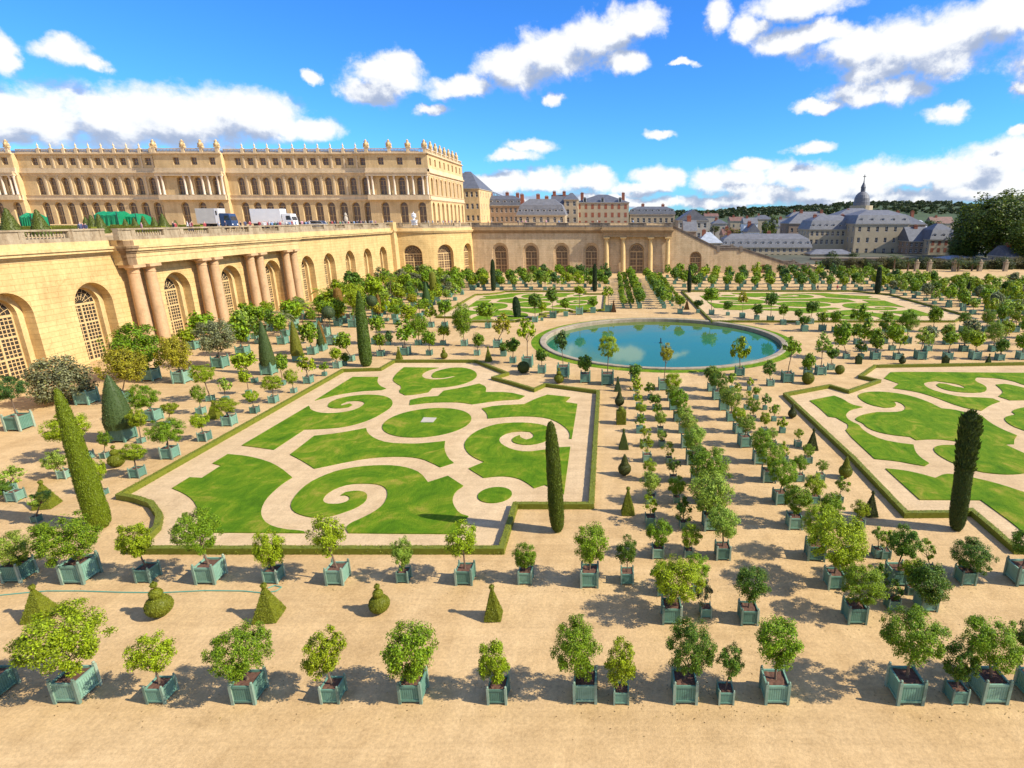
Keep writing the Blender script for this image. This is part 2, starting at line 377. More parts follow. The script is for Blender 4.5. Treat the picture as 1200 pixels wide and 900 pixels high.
nt.links.new(bg.outputs[0], mx.inputs[1]); nt.links.new(bgc.outputs[0], mx.inputs[2]); nt.links.new(mx.outputs[0], wo.inputs[0])
w.cycles.sampling_method = 'MANUAL'; w.cycles.sample_map_resolution = 512
sd = bpy.data.lights.new('sun', 'SUN'); sd.energy = 4.6; sd.angle = math.radians(.53); sd.color = (1, .93, .80)
so = bpy.data.objects.new('sun', sd); COL.objects.link(so)
sv = Vector((math.sin(SUN_AZ)*math.cos(SUN_EL), math.cos(SUN_AZ)*math.cos(SUN_EL), math.sin(SUN_EL)))
so.rotation_euler = (-sv).to_track_quat('-Z', 'Y').to_euler(); so.location = (80, -40, 90)
cd = bpy.data.cameras.new('camera'); cd.sensor_width = 36; cd.sensor_fit = 'HORIZONTAL'; cd.lens = 36*F/1200
cd.shift_x = -(PU-600)/1200; cd.clip_end = 20000; cd.clip_start = .1
co = bpy.data.objects.new('camera', cd); COL.objects.link(co); co.location = (0, 0, H); co.rotation_euler = (math.pi/2 - TH, 0, 0)
sc.camera = co
sc.view_settings.view_transform = 'Standard'; sc.view_settings.look = 'None'; sc.view_settings.gamma = 1; sc.view_settings.exposure = .66
sc.view_settings.use_curve_mapping = False
sc.cycles.max_bounces = 6; sc.cycles.diffuse_bounces = 3; sc.cycles.transmission_bounces = 3; sc.cycles.caustics_reflective = False; sc.cycles.caustics_refractive = False
# ------------------------------------------------------------------ ground
g = MB(); ng = 112                             # one sheet to the horizon with the basin's hole in it
for r in (18.2, 60, 260, 1200, 12000): g.v += [(8.0+r*math.cos(2*math.pi*k/ng), 86.8+r*math.sin(2*math.pi*k/ng), 0) for k in range(ng)]
for j in range(4):
    for k in range(ng): g.f.append((j*ng+k, (j+1)*ng+k, (j+1)*ng+(k+1)%ng, j*ng+(k+1)%ng))
tag(g.build('ground', M['gravel']), kind='structure')
def prism(pts, z0, z1):                       # slab from an outline, top may be concave
    import mathutils
    from mathutils.geometry import tessellate_polygon
    b_ = MB(); n = len(pts)
    b_.v = [(x, y, z1) for x, y in pts] + [(x, y, z0) for x, y in pts]
    tri = tessellate_polygon([[Vector((x, y, 0)) for x, y in pts]])
    for t in tri:
        a, b2, c = t
        if (pts[b2][0]-pts[a][0])*(pts[c][1]-pts[a][1]) - (pts[b2][1]-pts[a][1])*(pts[c][0]-pts[a][0]) < 0: t = (a, c, b2)
        b_.f.append(tuple(t))
    for i in range(n):
        j = (i+1) % n; b_.f.append((i, j, j+n, i+n))
    return b_
def px(org, pts, s=6.0): return [G(org[0]+x/s, org[1]+y/s) for x, y in pts]
def smooth_poly(pts, it=1):                   # rounds gentle bends, keeps sharp tips
    for _ in range(it):
        out_ = []; n = len(pts)
        for i in range(n):
            a, p, c = Vector(pts[i-1]), Vector(pts[i]), Vector(pts[(i+1) % n])
            d1, d2 = p-a, c-p
            if d1.length > 1e-6 and d2.length > 1e-6 and d1.angle(d2) < math.radians(48):
                out_ += [tuple(p*.75 + a*.25), tuple(p*.75 + c*.25)]
            else: out_.append(tuple(p))
        pts = out_
    return pts
r1, r2, r3, r4, r5, r6, r7 = (190,500),(330,500),(500,440),(280,420),(440,410),(500,510),(1000,420)
A1 = px(r1, [(70,437),(195,360),(280,365),(415,278),(355,262),(462,197),(600,210),(740,245),(830,290),(915,360),(850,400),(790,450),(730,510),(695,580),(700,640),(740,690),(840,725),(1000,738),(1005,752),(700,750),(440,748),(235,748),(250,690),(262,620),(250,575),(215,515),(150,470)])
B1 = px(r2, [(1315,635),(1250,615),(1210,560),(1200,510),(1220,460),(1278,420),(1170,350),(1030,395),(980,330),(900,295),(800,277),(680,275),(540,285),(400,310),(290,350),(190,400),(110,470),(60,550),(80,600),(150,630),(230,645),(330,638),(440,605),(530,570),(590,530),(605,490),(590,465),(530,453),(450,465),(415,487),(455,485),(480,500),(478,520),(440,540),(380,550),(310,545),(288,520),(310,480),(380,435),(480,405),(600,402),(690,410),(740,440),(748,490),(720,550),(650,605),(560,650),(480,685),(450,718),(470,752),(800,756),(1130,757),(1262,762),(1255,705),(1275,665)])
C1 = px(r4, [(360,680),(530,548),(700,530),(895,493),(905,530),(960,570),(1050,598),(1200,604),(1260,603),(1360,595),(1450,585),(1443,640),(1470,705),(1510,737),(1415,768),(1360,740),(1290,710),(1200,695),(1050,693),(900,705),(760,730),(640,755),(530,778),(480,745),(420,710)])
D1 = px(r4, [(20,615),(490,337),(500,345),(502,362),(560,385),(650,390),(750,380),(830,360),(885,325),(880,308),(830,300),(760,305),(715,325),(720,335),(780,320),(798,330),(770,345),(700,355),(640,350),(622,338),(640,310),(700,285),(800,265),(900,257),(1000,262),(1060,280),(1085,310),(1070,345),(1020,380),(950,420),(860,455),(740,485),(600,498),(460,503),(245,645),(150,632)])
E1 = px(r4, [(535,298),(800,133),(980,133),(972,165),(990,195),(1035,215),(1000,225),(850,232),(700,255),(600,280)])
F1 = px(r5, [(118,210),(150,165),(200,125),(445,128),(370,145),(325,175),(335,200),(400,212),(480,208),(540,197),(572,185),(545,186),(470,200),(405,198),(392,185),(410,160),(470,140),(545,127),(620,127),(690,145),(718,175),(700,205),(640,235),(560,255),(480,265),(400,270),(370,300),(290,315),(210,322),(160,298),(190,262),(140,235)])
G1 = px(r5, [(240,390),(245,355),(330,335),(440,328),(480,290),(600,270),(730,240),(780,262),(775,300),(940,300),(1050,327),(1010,350),(850,360),(680,385),(600,372),(500,370),(380,373)])
H1 = px(r3, [(388,235),(480,215),(685,205),(770,165),(850,138),(1010,155),(975,190),(1060,203),(1020,448),(1003,448),(1010,420),(990,380),(930,335),(850,300),(700,288),(560,293),(430,305),(425,270)])
I1 = px(r3, [(1010,505),(965,838),(830,772),(755,795),(700,755),(640,725),(560,712),(480,713),(400,723),(295,658),(405,612),(340,585),(290,550),(262,500),(275,460),(330,405),(420,365),(520,340),(650,333),(760,340),(840,357),(885,390),(890,420),(840,465),(760,487),(690,492),(620,480),(597,460),(610,440),(655,422),(660,440),(700,455),(740,445),(757,425),(730,400),(660,395),(580,403),(520,430),(508,460),(530,490),(600,525),(700,542),(840,525),(920,510)])
def circ(c, r, n=48): return [(c[0]+r*math.cos(2*math.pi*k/n), c[1]+r*math.sin(2*math.pi*k/n)) for k in range(n)]
kc = G(440+368/6, 410+508/6); kr = (G(440+666/6, 494)[0] - G(440+70/6, 494)[0])/2
jc = G(580, 580.5); jr = (G(600,581)[0]-G(560.5,581)[0])/2
LAWN1 = [smooth_poly(p) for p in (A1,B1,C1,D1,E1,F1,G1,H1,I1)] + [circ(kc, kr), circ(jc, jr, 32)]
L1 = px((910,420), [(232,300),(300,285),(405,265),(470,290),(520,325),(605,345),(520,362),(485,395),(495,425),(535,452),(580,470),(600,500),(650,535),(740,575),(850,597),(962,610),(975,660),(1010,700),(1072,740),(1040,760),(950,745),(850,725),(690,710),(480,515),(505,490),(500,465),(480,455),(420,420),(365,412),(300,350)])
L2 = px(r7, [(25,265),(60,245),(150,235),(280,243),(400,265),(520,305),(620,355),(700,362),(800,385),(900,405),(960,455),(1040,500),(1150,545),(1130,575),(1130,605),(1065,607),(1100,625),(1200,670),(1300,715),(1320,780),(1200,812),(1100,820),(1000,815),(880,800),(730,752),(640,710),(580,670),(560,635),(600,615),(680,612),(745,618),(800,605),(745,590),(650,575),(550,570),(440,577),(400,555),(260,540),(150,515),(90,485),(70,460),(20,440),(12,425),(60,400),(160,380),(200,382),(330,380),(372,355),(350,325),(310,308),(255,303),(290,312),(303,330),(285,345),(220,350),(120,330),(60,300)])
L3 = px(r7, [(215,143),(260,100),(400,97),(1000,103),(1400,105),(1400,230),(1200,190),(1120,160),(1000,140),(870,135),(855,145),(860,165),(920,190),(942,215),(920,240),(820,245),(700,235),(620,215),(580,190),(600,178),(650,182),(700,198),(780,212),(785,205),(740,185),(660,172),(580,162),(500,170),(495,190),(540,220),(640,250),(760,275),(900,278),(980,285),(1030,305),(960,330),(900,370),(800,355),(720,330),(690,320),(560,270),(440,235),(280,212),(320,180)])
L4 = px(r7, [(1000,187),(1060,182),(1120,190),(1300,235),(1400,250),(1400,295),(1250,295),(1100,297),(1020,270),(1052,245),(1045,225)])
L5 = px(r7, [(1060,425),(1080,410),(1140,398),(1105,372),(1200,345),(1400,330),(1400,530),(1200,510),(1120,480),(1075,450)])
L6 = px((1000,500), [(225,298),(350,310),(470,335),(575,365),(640,335),(720,340),(900,375),(1050,415),(1200,465),(1400,530)])
L6 = L6 + [(46,29.8),(24.5,29.8)] + px((1000,500), [(1150,705),(895,520),(465,517)])
LAWN2 = [smooth_poly(p) for p in (L1,L2,L3,L4,L5,L6)] + [circ((59,52), 6.5)]
HEDGE1 = [G(u, v) for u, v in [(402,436),(446,434.5),(462,425),(558,425),(595,440),(578,445),(600,451),(626,459),(639,453),(701,461.5),(693,595.5),(604,595.5),(588,648),(156,648),(171,636),(185,622),(188,608),(178,594),(160,588),(141,584.5)]]
HEDGE2 = [G(u, v) for u, v in [(919.5,464.5),(972,454.5),(994,461),(1030,448.5),(1007.5,443.5),(1025,431)]] + [(68,71.5),(68,28),(22.7,28)] + [G(u, v) for u, v in [(1138,603),(1115,605.5),(1061,606),(1000,541)]]
PY = 86.8; PC = (8.0, 86.8); PR = 17.9
FARH = [(18.3,146.0),(18.3,101.6),(62,101.6),(68,108),(68,139),(62,146.0)]
def reflY(p): return [(x, 2*PY-y-.2) for x, y in reversed(p)]
lawn_sets = [('front left', LAWN1, HEDGE1), ('front right', LAWN2, HEDGE2),
             ('far left', [reflY(p) for p in LAWN1], reflY(HEDGE1)),
             ('far right', [[(18.9+(-1.3-x)*1.50, 2*PY-y-.2) for x, y in p] for p in LAWN1], FARH)]
def inset_poly(p, k=0): return p
def hedge(label, pts, near):
    b_ = MB(); lf = MB(); rr = random.Random(len(label)*3+1); hw, hh = .17, .38
    n = len(pts); P = [Vector((x, y, 0)) for x, y in pts]
    # mitred inner and outer rails
    inn, outr = [], []
    for i in range(n):
        d1 = (P[i]-P[i-1]).normalized(); d2 = (P[(i+1) % n]-P[i]).normalized()
        n1 = Vector((-d1.y, d1.x, 0)); n2 = Vector((-d2.y, d2.x, 0)); m_ = (n1+n2)
        if m_.length < .2: m_ = n1
        m_.normalize(); k = hw/max(.45, m_.dot(n1)); inn.append(P[i]+m_*k); outr.append(P[i]-m_*k)
    step = .25 if near else .9
    for i in range(n):
        j = (i+1) % n; L = (P[j]-P[i]).length; c = max(1, int(L/step))
        for k in range(c):
            t0, t1 = k/c, (k+1)/c
            a0, a1 = inn[i].lerp(inn[j], t0), inn[i].lerp(inn[j], t1); b0, b1 = outr[i].lerp(outr[j], t0), outr[i].lerp(outr[j], t1)
            z0 = hh + .03*noise.noise(a0*2.1); z1 = hh + .03*noise.noise(a1*2.1)
            Z = lambda p, z: (p.x, p.y, z)
            b_.quad(Z(a0,z0), Z(b0,z0), Z(b1,z1), Z(a1,z1)); b_.quad(Z(a0,0), Z(a0,z0), Z(a1,z1), Z(a1,0)); b_.quad(Z(b0,z0), Z(b0,0), Z(b1,0), Z(b1,z1))
            q = int(L/c*(95 if near else 12))
            for _ in range(q):
                t = rr.uniform(t0, t1); w_ = rr.random()
                A, B_ = inn[i].lerp(inn[j], t), outr[i].lerp(outr[j], t)
                if w_ < .5: p = A.lerp(B_, rr.random()); p.z = hh+rr.uniform(-.02,.05); nn = Vector((0,0,1))
                else:
                    p = A.copy() if w_ < .75 else B_.copy(); p.z = rr.uniform(0, hh); nn = (A-B_).normalized() * (1 if w_ < .75 else -1)
                    p += nn*rr.uniform(0, .04)
                nn = (nn + Vector((rr.gauss(0,.5), rr.gauss(0,.5), rr.gauss(0,.5)))).normalized()
                sz = rr.uniform(.05,.095) * (1 if near else 2.6)
                lf.leaf(p, Vector((rr.gauss(0,1), rr.gauss(0,1), rr.gauss(0,.6))), nn, sz, sz*.7)
    b_.weld(); b_.add(lf)
    o = b_.build('box_hedge', M['hedge']); tag(o, label, 'hedge', 'low box hedges round the lawns')
LL = {'front left': 'low clipped box hedge framing the near left scroll lawn', 'front right': 'low clipped box hedge framing the near right scroll lawn',
      'far left': 'low clipped box hedge framing the lawn beyond the pool on the left', 'far right': 'low clipped box hedge framing the lawn beyond the pool on the right'}
for nm, lawns, hp in lawn_sets:
    near = nm.startswith('front')
    pts = hp
    tag(prism(pts, -.02, .006).build('gravel_path', M['path']), kind='structure')
    for p in lawns:
        tag(prism(p, .0, .07).build('lawn', M['grass']), kind='structure')
    hedge(LL[nm], pts, near)
# stone slabs let into the round lawn
b_ = MB(); q = [G(440+x/6, 410+y/6) for x, y in [(318,515),(340,482),(430,485),(405,515)]]
o = prism(q, .03, .12).build('stone_slab', M['cream_pale']); tag(o, 'pale stone slab lying in the round lawn disc', 'slab')
# ------------------------------------------------------------------ pool
def ring(r0, r1, z, n=96, zi=None):
    b = MB()
    for k in range(n):
        a, c = 2*math.pi*k/n, 2*math.pi*(k+1)/n
        P = lambda r, t, zz: (PC[0]+r*math.cos(t), PC[1]+r*math.sin(t), zz)
        b.quad(P(r0,a,z if zi is None else zi), P(r1,a,z), P(r1,c,z), P(r0,c,z if zi is None else zi))
    return b
tag(ring(PR+.85, PR+2.2, .012).build('lawn', M['grass']), kind='structure')
pool = thing('pool_basin', 'large round stone-rimmed basin in the middle of the garden', 'basin', (PC[0], PC[1], 0))
b = MB(); prof = [(PR, -1.0), (PR, .10), (PR+.06, .17), (PR+.80, .22), (PR+.88, .17), (PR+.88, 0)]
b.lathe([(r, z) for r, z in prof], 112, cap=False); b.build('rim', M['plinth'], pool)
b = MB(); b.lathe([(PR-.55, -.9), (PR-.55, -.62), (PR, -.58)], 112, cap=False); b.build('inner_step', M['stone_dark'], pool)
b = MB(); b.lathe([(.28,-.8),(.28,-.35),(.1,-.3),(.07,.25),(.12,.3),(.03,.38)], 10, (-.2,-.8,0)); b.build('fountain_nozzle', M['metal'], pool)
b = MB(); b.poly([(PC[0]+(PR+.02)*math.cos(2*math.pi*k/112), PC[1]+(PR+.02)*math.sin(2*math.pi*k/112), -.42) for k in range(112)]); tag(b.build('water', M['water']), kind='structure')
# ------------------------------------------------------------------ plant meshes
def rdir(rr):
    while True:
        p = Vector((rr.uniform(-1,1), rr.uniform(-1,1), rr.uniform(-1,1)))
        if .05 < p.length < 1: return p.normalized()
def crown(seed, n, L, K=34, lo=.5, hi=.82, sp=(.22,.36), flat=1.0, zlow=-1.0, droop=.0, wratio=.55, fill=.25, lobes=.25):
    rr = random.Random(seed); b = MB(); off = Vector((seed*3.7, seed*1.3, 0))
    cl = []
    for _ in range(K):
        d = rdir(rr)
        if d.z < zlow: d.z = abs(d.z)*.5; d.normalize()
        k = 1 + lobes*2*noise.noise(d*1.6 + off)
        cl.append((d*(rr.uniform(lo, hi)*k), rr.uniform(*sp)))
    for i in range(n):
        if rr.random() < fill:
            d = rdir(rr); k = 1 + lobes*2*noise.noise(d*1.6 + off); p = d*(rr.random()**.45*.80*k)
        else:
            c, s = cl[rr.randrange(K)]; p = c + rdir(rr)*(s*rr.random()**.5)
        if p.length > 1.06: continue
        out = p.normalized() if p.length > .05 else Vector((0,0,1))
        nn = (out*.7 + rdir(rr)*.75 + Vector((0,0,.35))).normalized()
        d = rdir(rr) + out*.5 - Vector((0,0,droop))
        d = d - nn*d.dot(nn)
        if d.length < .05: continue
        sz = L*rr.uniform(.65, 1.3)
        b.leaf(p, d, nn, sz, sz*wratio)
    return b
CR = {}                                            # shape -> list of meshes: near and far
def reg(kind, seeds, n, L, **kw):
    CR[kind] = [crown(s, n, L, **kw).mesh('leafy_crown', M['leaf']) for s in seeds]
reg('round', (1,2,3,4), 9200, .086, K=52, lo=.58, hi=.92, sp=(.15,.25), fill=.16, lobes=.08)
reg('dense', (5,6), 9500, .082, fill=.12, K=60, lo=.6, hi=.86, sp=(.18,.28), lobes=.12)
reg('loose', (8,9,10), 6200, .092, K=44, lo=.52, hi=.92, sp=(.16,.26), fill=.16, lobes=.16)
reg('sparse', (11,12), 1700, .14, K=12, lo=.5, hi=.95, sp=(.15,.3), fill=.12, lobes=.4)
reg('bush', (13,14), 7000, .09, K=36, zlow=-.35, lobes=.3)
reg('round_f', (21,22,23,24), 1150, .26)
reg('dense_f', (25,26), 1300, .24, K=50, lo=.6, hi=.86, lobes=.12)
reg('loose_f', (28,29), 620, .30, K=16, lo=.55, hi=.95, fill=.12, lobes=.4)
reg('sparse_f', (31,32), 260, .34, K=10, lo=.5, hi=.95, lobes=.4)
reg('bush_f', (33,34), 1100, .26, K=30, zlow=-.35, lobes=.3)
reg('big', (41,42,43), 9000, .085, K=90, lo=.55, hi=.9, sp=(.14,.26), lobes=.3)
reg('xl', (44,45,46), 16500, .060, K=80, lo=.58, hi=.92, sp=(.12,.22), fill=.14, lobes=.10)
def palm_mesh(seed, nf=22):
    rr = random.Random(seed); b = MB()
    for k in range(nf):
        a = 2*math.pi*k/nf*2.4 + rr.uniform(-.2,.2); up = rr.uniform(.1, 1.1); L = rr.uniform(.85,1.1)
        p = Vector((0,0,0)); d = Vector((math.cos(a)*math.cos(up), math.sin(a)*math.cos(up), math.sin(up))); side = Vector((-math.sin(a), math.cos(a), 0))
        for s in range(14):
            p = p + d*(L/14); d = (d - Vector((0,0,.115))).normalized()
            if s < 1: continue
            l = .32*math.sin(math.pi*(s+1)/15.5)+.06
            for sg in (-1, 1):
                ld = (side*sg + d*.7 - Vector((0,0,.25))).normalized()
                b.leaf(p + ld*(l*.5), ld, Vector((0,0,1)), l, .05)
    return b
CR['palm'] = [palm_mesh(s).mesh('palm_fronds', M['leaf']) for s in (51,52)]
CR['palm_f'] = CR['palm']
def trunk_mesh(seed, limbs=5):
    rr = random.Random(seed); b = MB()
    b.tube([(0,0,0),(.02,.01,.35),(-.01,.0,.7),(0,0,1.0)], [.045,.038,.034,.03], 7)
    b.tube([(0,0,-.02),(0,0,.05)], [.07,.045], 7)
    for k in range(limbs):
        a = 2*math.pi*k/limbs + rr.uniform(-.4,.4); z = rr.uniform(.72,.98)
        b.tube([(0,0,z),(.14*math.cos(a),.14*math.sin(a),z+.14),(.26*math.cos(a+.3),.26*math.sin(a+.3),z+.36)], [.022,.016,.008], 5)
    return b
TRK = [trunk_mesh(s).mesh('trunk', M['bark']) for s in (1,2,3)]
# Versailles planter of unit width
def planter_parts():
    b = MB(); h0, h1 = .13, .90
    for k in range(4):
        a = k*math.pi/2; ca, sa = math.cos(a), math.sin(a)
        m_ = lambda x, y, z: (x*ca - y*sa, x*sa + y*ca, z)
        nb = 9; wd = .80/nb
        for i in range(nb):
            x0 = -.40 + i*wd
            b.box(x0+.006, x0+wd-.006, -.435, -.40, h0, h1-.05, m_)
        b.box(-.40,.40,-.40,-.385,h0,h1-.06,m_)                     # backing
        b.box(-.41,.41,-.462,-.400,h1-.10,h1,m_); b.box(-.41,.41,-.460,-.398,h0-.02,h0+.07,m_)
    post = MB(); post.box(-.055,.055,-.055,.055,0,.98); post.box(-.04,.04,-.04,.04,.98,1.0); post.sphere((0,0,1.045), .055, 8, 6)
    soil = MB(); n = 7
    for i in range(n):
        for j in range(n):
            P = lambda i, j: (-.385+.77*i/n, -.385+.77*j/n, .80+.05*noise.noise(Vector((i*.7, j*.7, 0)))+.03)
            soil.quad(P(i,j), P(i+1,j), P(i+1,j+1), P(i,j+1))
    return b, post, soil
pb, pp, ps = planter_parts()
ME_BOX = pb.mesh('planter_box', M['planter']); ME_POST = pp.mesh('corner_post', M['planter_post']); ME_SOIL = ps.mesh('soil', M['soil'], True)
fb = MB(); fb.add(pb)
for sx in (-1,1):
    for sy in (-1,1): fb.add(pp, Matrix.Translation((sx*.435, sy*.435, 0)))
ME_BOXP = fb.mesh('planter_box', M['planter'])
cb = MB(); cb.box(-.45,.45,-.45,.45,.04,.9); ME_BOXS = cb.mesh('planter_box', M['planter'])
rp = MB(); rp.lathe([(.32,0),(.36,.05),(.44,.75),(.47,.78),(.47,.86),(.42,.86),(.40,.78)], 18, cap=False); ME_POT = rp.mesh('pot', M['planter'], True)
PAL = {'y': (.232,.300,.006), 'g': (.145,.235,.006), 'd': (.082,.155,.010), 'o': (.26,.235,.012), 's': (.150,.165,.075), 'p': (.215,.30,.030), 'k': (.050,.110,.020)}
CW = {'y': 'yellow-green', 'g': 'fresh green', 'd': 'dark green', 'o': 'orange-tinged', 's': 'silvery grey', 'p': 'pale green', 'k': 'very dark green'}
SW = {'round': 'round-headed', 'dense': 'densely clipped', 'loose': 'loose ragged', 'sparse': 'thin sparse', 'bush': 'low bushy', 'big': 'large spreading', 'palm': 'feathery'}
TREES = []
def T(u, v, wpx, c, kind, col, block, pot=None, rot=0.0, z=0):
    """planter front foot at (u, v), box width and crown box c = (x0, x1, y0, y1) in photo pixels"""
    X, Y0 = G(u, v); wm = max(.42, min(1.45, wpx*mpp(Y0, .3)*(1 - .27*min(1, max(0, abs(X)-3)/9)))); Y = Y0 + wm*.5
    Xb = X*(Y0+wm*.25)/Y0
    cu, cv = (c[0]+c[1])/2, (c[2]+c[3])/2
    Xc, Zc = W(cu, cv, Y); k = mpp(Y, Zc)
    rx, rz = (c[1]-c[0])/2*k, (c[3]-c[2])/2*k
    TREES.append(dict(X=Xb, Y=Y, w=wm, Xc=Xc, Zc=max(Zc, wm*.85+rz*.35), rx=rx, rz=rz, kind=kind, col=col, block=block, pot=pot, rot=rot))
def TW(X, Y, w, r, zc, kind, col, block, rz=None, pot=None):
    TREES.append(dict(X=X, Y=Y, w=w, Xc=X+R.gauss(0,.05), Zc=zc, rx=r, rz=rz or r*R.uniform(.85,1.05), kind=kind, col=col, block=block, pot=pot, rot=R.gauss(0,.06)))
FR = 'in the front row of planters'
for t in [(-8,822,40,(-75,-10,720,790),'round','g'),(87,826,44,(20,128,706,792),'loose','y'),(188,826,32,(148,207,740,792),'loose','y'),(291,827,40,(241,321,728,797),'round','g'),
 (390,826,30,(350,407,732,797),'round','y'),(484,826,33,(443,516,720,803),'dense','g'),(584,827,25,(555,601,743,806),'round','y'),(686,826,29,(641,710,718,804),'loose','g'),
 (728,827,19,(703,753,743,812),'loose','y'),(802,827,30,(773,843,719,800),'round','d'),(850,827,20,(836,878,751,797),'loose','d'),(908,827,33,(880,947,718,784),'dense','g'),
 (1062,828,44,(1030,1116,708,782),'loose','g'),(1121,827,28,(1098,1150,745,802),'loose','d'),(1160,827,44,(1124,1202,715,787),'round','g'),(1213,824,40,(1190,1270,720,790),'round','d')]:
    T(*t, FR)
SR = 'in the second row of planters'
for t in [(20,684,32,(-14,38,622,666),'loose','p'),(92,686,38,(34,113,597,662),'round','g'),(172,684,26,(135,180,608,656),'round','y'),(245,686,34,(200,262,594,652),'round','g'),
 (320,685,24,(294,335,617,669),'round','y'),(395,687,30,(357,408,597,654),'loose','y'),(473,684,19,(454,487,625,670),'loose','p'),(545,687,24,(518,566,608,658),'loose','y'),
 (616,686,18,(598,632,632,670),'round','g'),(691,690,22,(668,717,608,664),'dense','g'),(735,686,16,(719,751,625,667),'loose','d'),
 (787,733,24,(758,831,650,710),'loose','y'),(827,725,14,(812,840,672,712),'sparse','s'),(877,734,24,(857,907,660,706),'dense','d'),(1002,733,31,(981,1043,660,710),'round','g'),
 (1046,717,20,(1034,1062,678,703),'sparse','d'),(1086,718,28,(1060,1119,656,707),'dense','d'),(1132,687,25,(1111,1168,630,673),'round','d'),(1198,688,34,(1184,1234,615,657),'round','d'),
 (978,692,27,(940,1023,598,668),'loose','y'),(1052,688,30,(1037,1083,612,656),'round','d'),(1090,676,16,(1072,1101,630,656),'sparse','p'),(1029,655,16,(1018,1042,613,636),'sparse','p')]:
    T(*t, SR)
# blocks of the central alley: three files on each side
AL = 'in the tree block left of the central alley'; AR = 'in the tree block right of the central alley'
cols = [(2.75,.62,.64,'AL'),(4.35,.52,.62,'AL'),(6.25,.92,1.12,'AL'),(11.25,.92,1.05,'AR'),(13.35,.56,.68,'AR'),(15.1,.5,.58,'AR')]
for k in range(12):
    Y = 59.4 - 3.18*k
    for ci, (X, w_, r, blk) in enumerate(cols):
        if k == 0 and ci in (1,): continue
        if k == 11 and ci in (2,3): continue
        if ci == 2 and k == 0: continue
        wj = w_*R.uniform(.88,1.1); rj = r*R.uniform(.78,1.18)*(1.25 if k >= 8 else 1)
        kind = R.choice(['round','round','loose','dense']) if r > .8 else R.choice(['loose','loose','sparse','round'])
        cc = R.choice('yyggpd') if ci < 3 else R.choice('gggyydp')
        TW(X+R.gauss(0,.1), Y+R.gauss(0,.12), wj, rj, wj*.9+rj*R.uniform(.85,1.15)+.25*R.random(), kind, cc, AL if blk == 'AL' else AR)
# round the pool
PN, PFA = 'on the near side of the pool', 'on the far side of the pool'
for t in [(544,406,10,(527,555,352,396),'big','g'),(559,417,9,(551,570,389,407),'round','g'),(583,408,13,(576,602,366,393),'loose','o'),(590,418,10,(584,598,400,414),'round','d'),
 (601,426,10,(591,612,394,414),'round','d'),(618,431,16,(604,631,372,401),'loose','y'),(635,438,11,(624,645,408,425),'round','d'),(660,443,16,(648,668,385,412),'round','k'),
 (686,449,12,(673,697,413,436),'round','d'),(712,452,15,(698,728,392,420),'loose','y'),(743,447,9,(734,755,425,442),'round','d'),(778,458,14,(770,792,401,426),'loose','o'),
 (833,458,9,(822,846,429,447),'round','d'),(867,441,14,(854,881,393,424),'loose','y'),(903,453,11,(891,912,421,441),'round','d'),(923,449,17,(916,941,394,418),'loose','g'),
 (947,442,12,(939,958,412,435),'dense','g'),(962,440,15,(953,977,388,415),'loose','p'),(974,434,10,(966,986,405,421),'round','d'),(992,421,9,(974,1003,373,408),'round','g'),
 (1009,421,9,(1001,1016,398,413),'loose','d'),(1026,422,13,(1017,1040,385,411),'round','g'),(1052,422,11,(1047,1067,386,405),'loose','y'),(1079,422,15,(1070,1096,383,406),'loose','p'),
 (1111,422,12,(1104,1127,386,404),'round','g'),(1143,422,14,(1134,1157,384,409),'round','y'),(1172,423,11,(1165,1185,395,414),'round','d'),(1198,422,13,(1189,1212,388,410),'round','g')]:
    T(*t, PN)
for t in [(572,385,9,(553,586,354,373),'round','g'),(627,378,9,(616,638,341,363),'round','d'),(635,376,5,(629,642,352,365),'round','y'),(648,373,10,(637,656,335,356),'round','d'),(663,371,7,(655,669,349,362),'round','g'),
 (679,369,9,(670,688,333,346),'round','y'),(695,367,7,(688,702,347,359),'dense','g'),(713,366,9,(704,722,335,349),'loose','y'),(797,368,8,(789,806,345,358),'round','g'),
 (818,367,6,(812,825,350,360),'dense','d'),(834,369,8,(822,845,334,354),'round','g'),(853,370,6,(847,860,352,363),'dense','d'),(870,373,9,(863,877,342,356),'sparse','o'),(887,375,8,(880,896,355,369),'dense','d'),
 (903,378,10,(894,915,341,359),'round','d'),(918,381,9,(911,925,354,370),'round','g'),(950,380,9,(943,962,350,368),'round','d'),(935,381,6,(930,942,361,372),'dense','d'),(943,389,11,(936,950,368,381),'dense','d'),(964,388,10,(955,972,364,378),'round','g')]:
    T(*t, PFA)
LB = 'between the gallery wall and the left lawn'
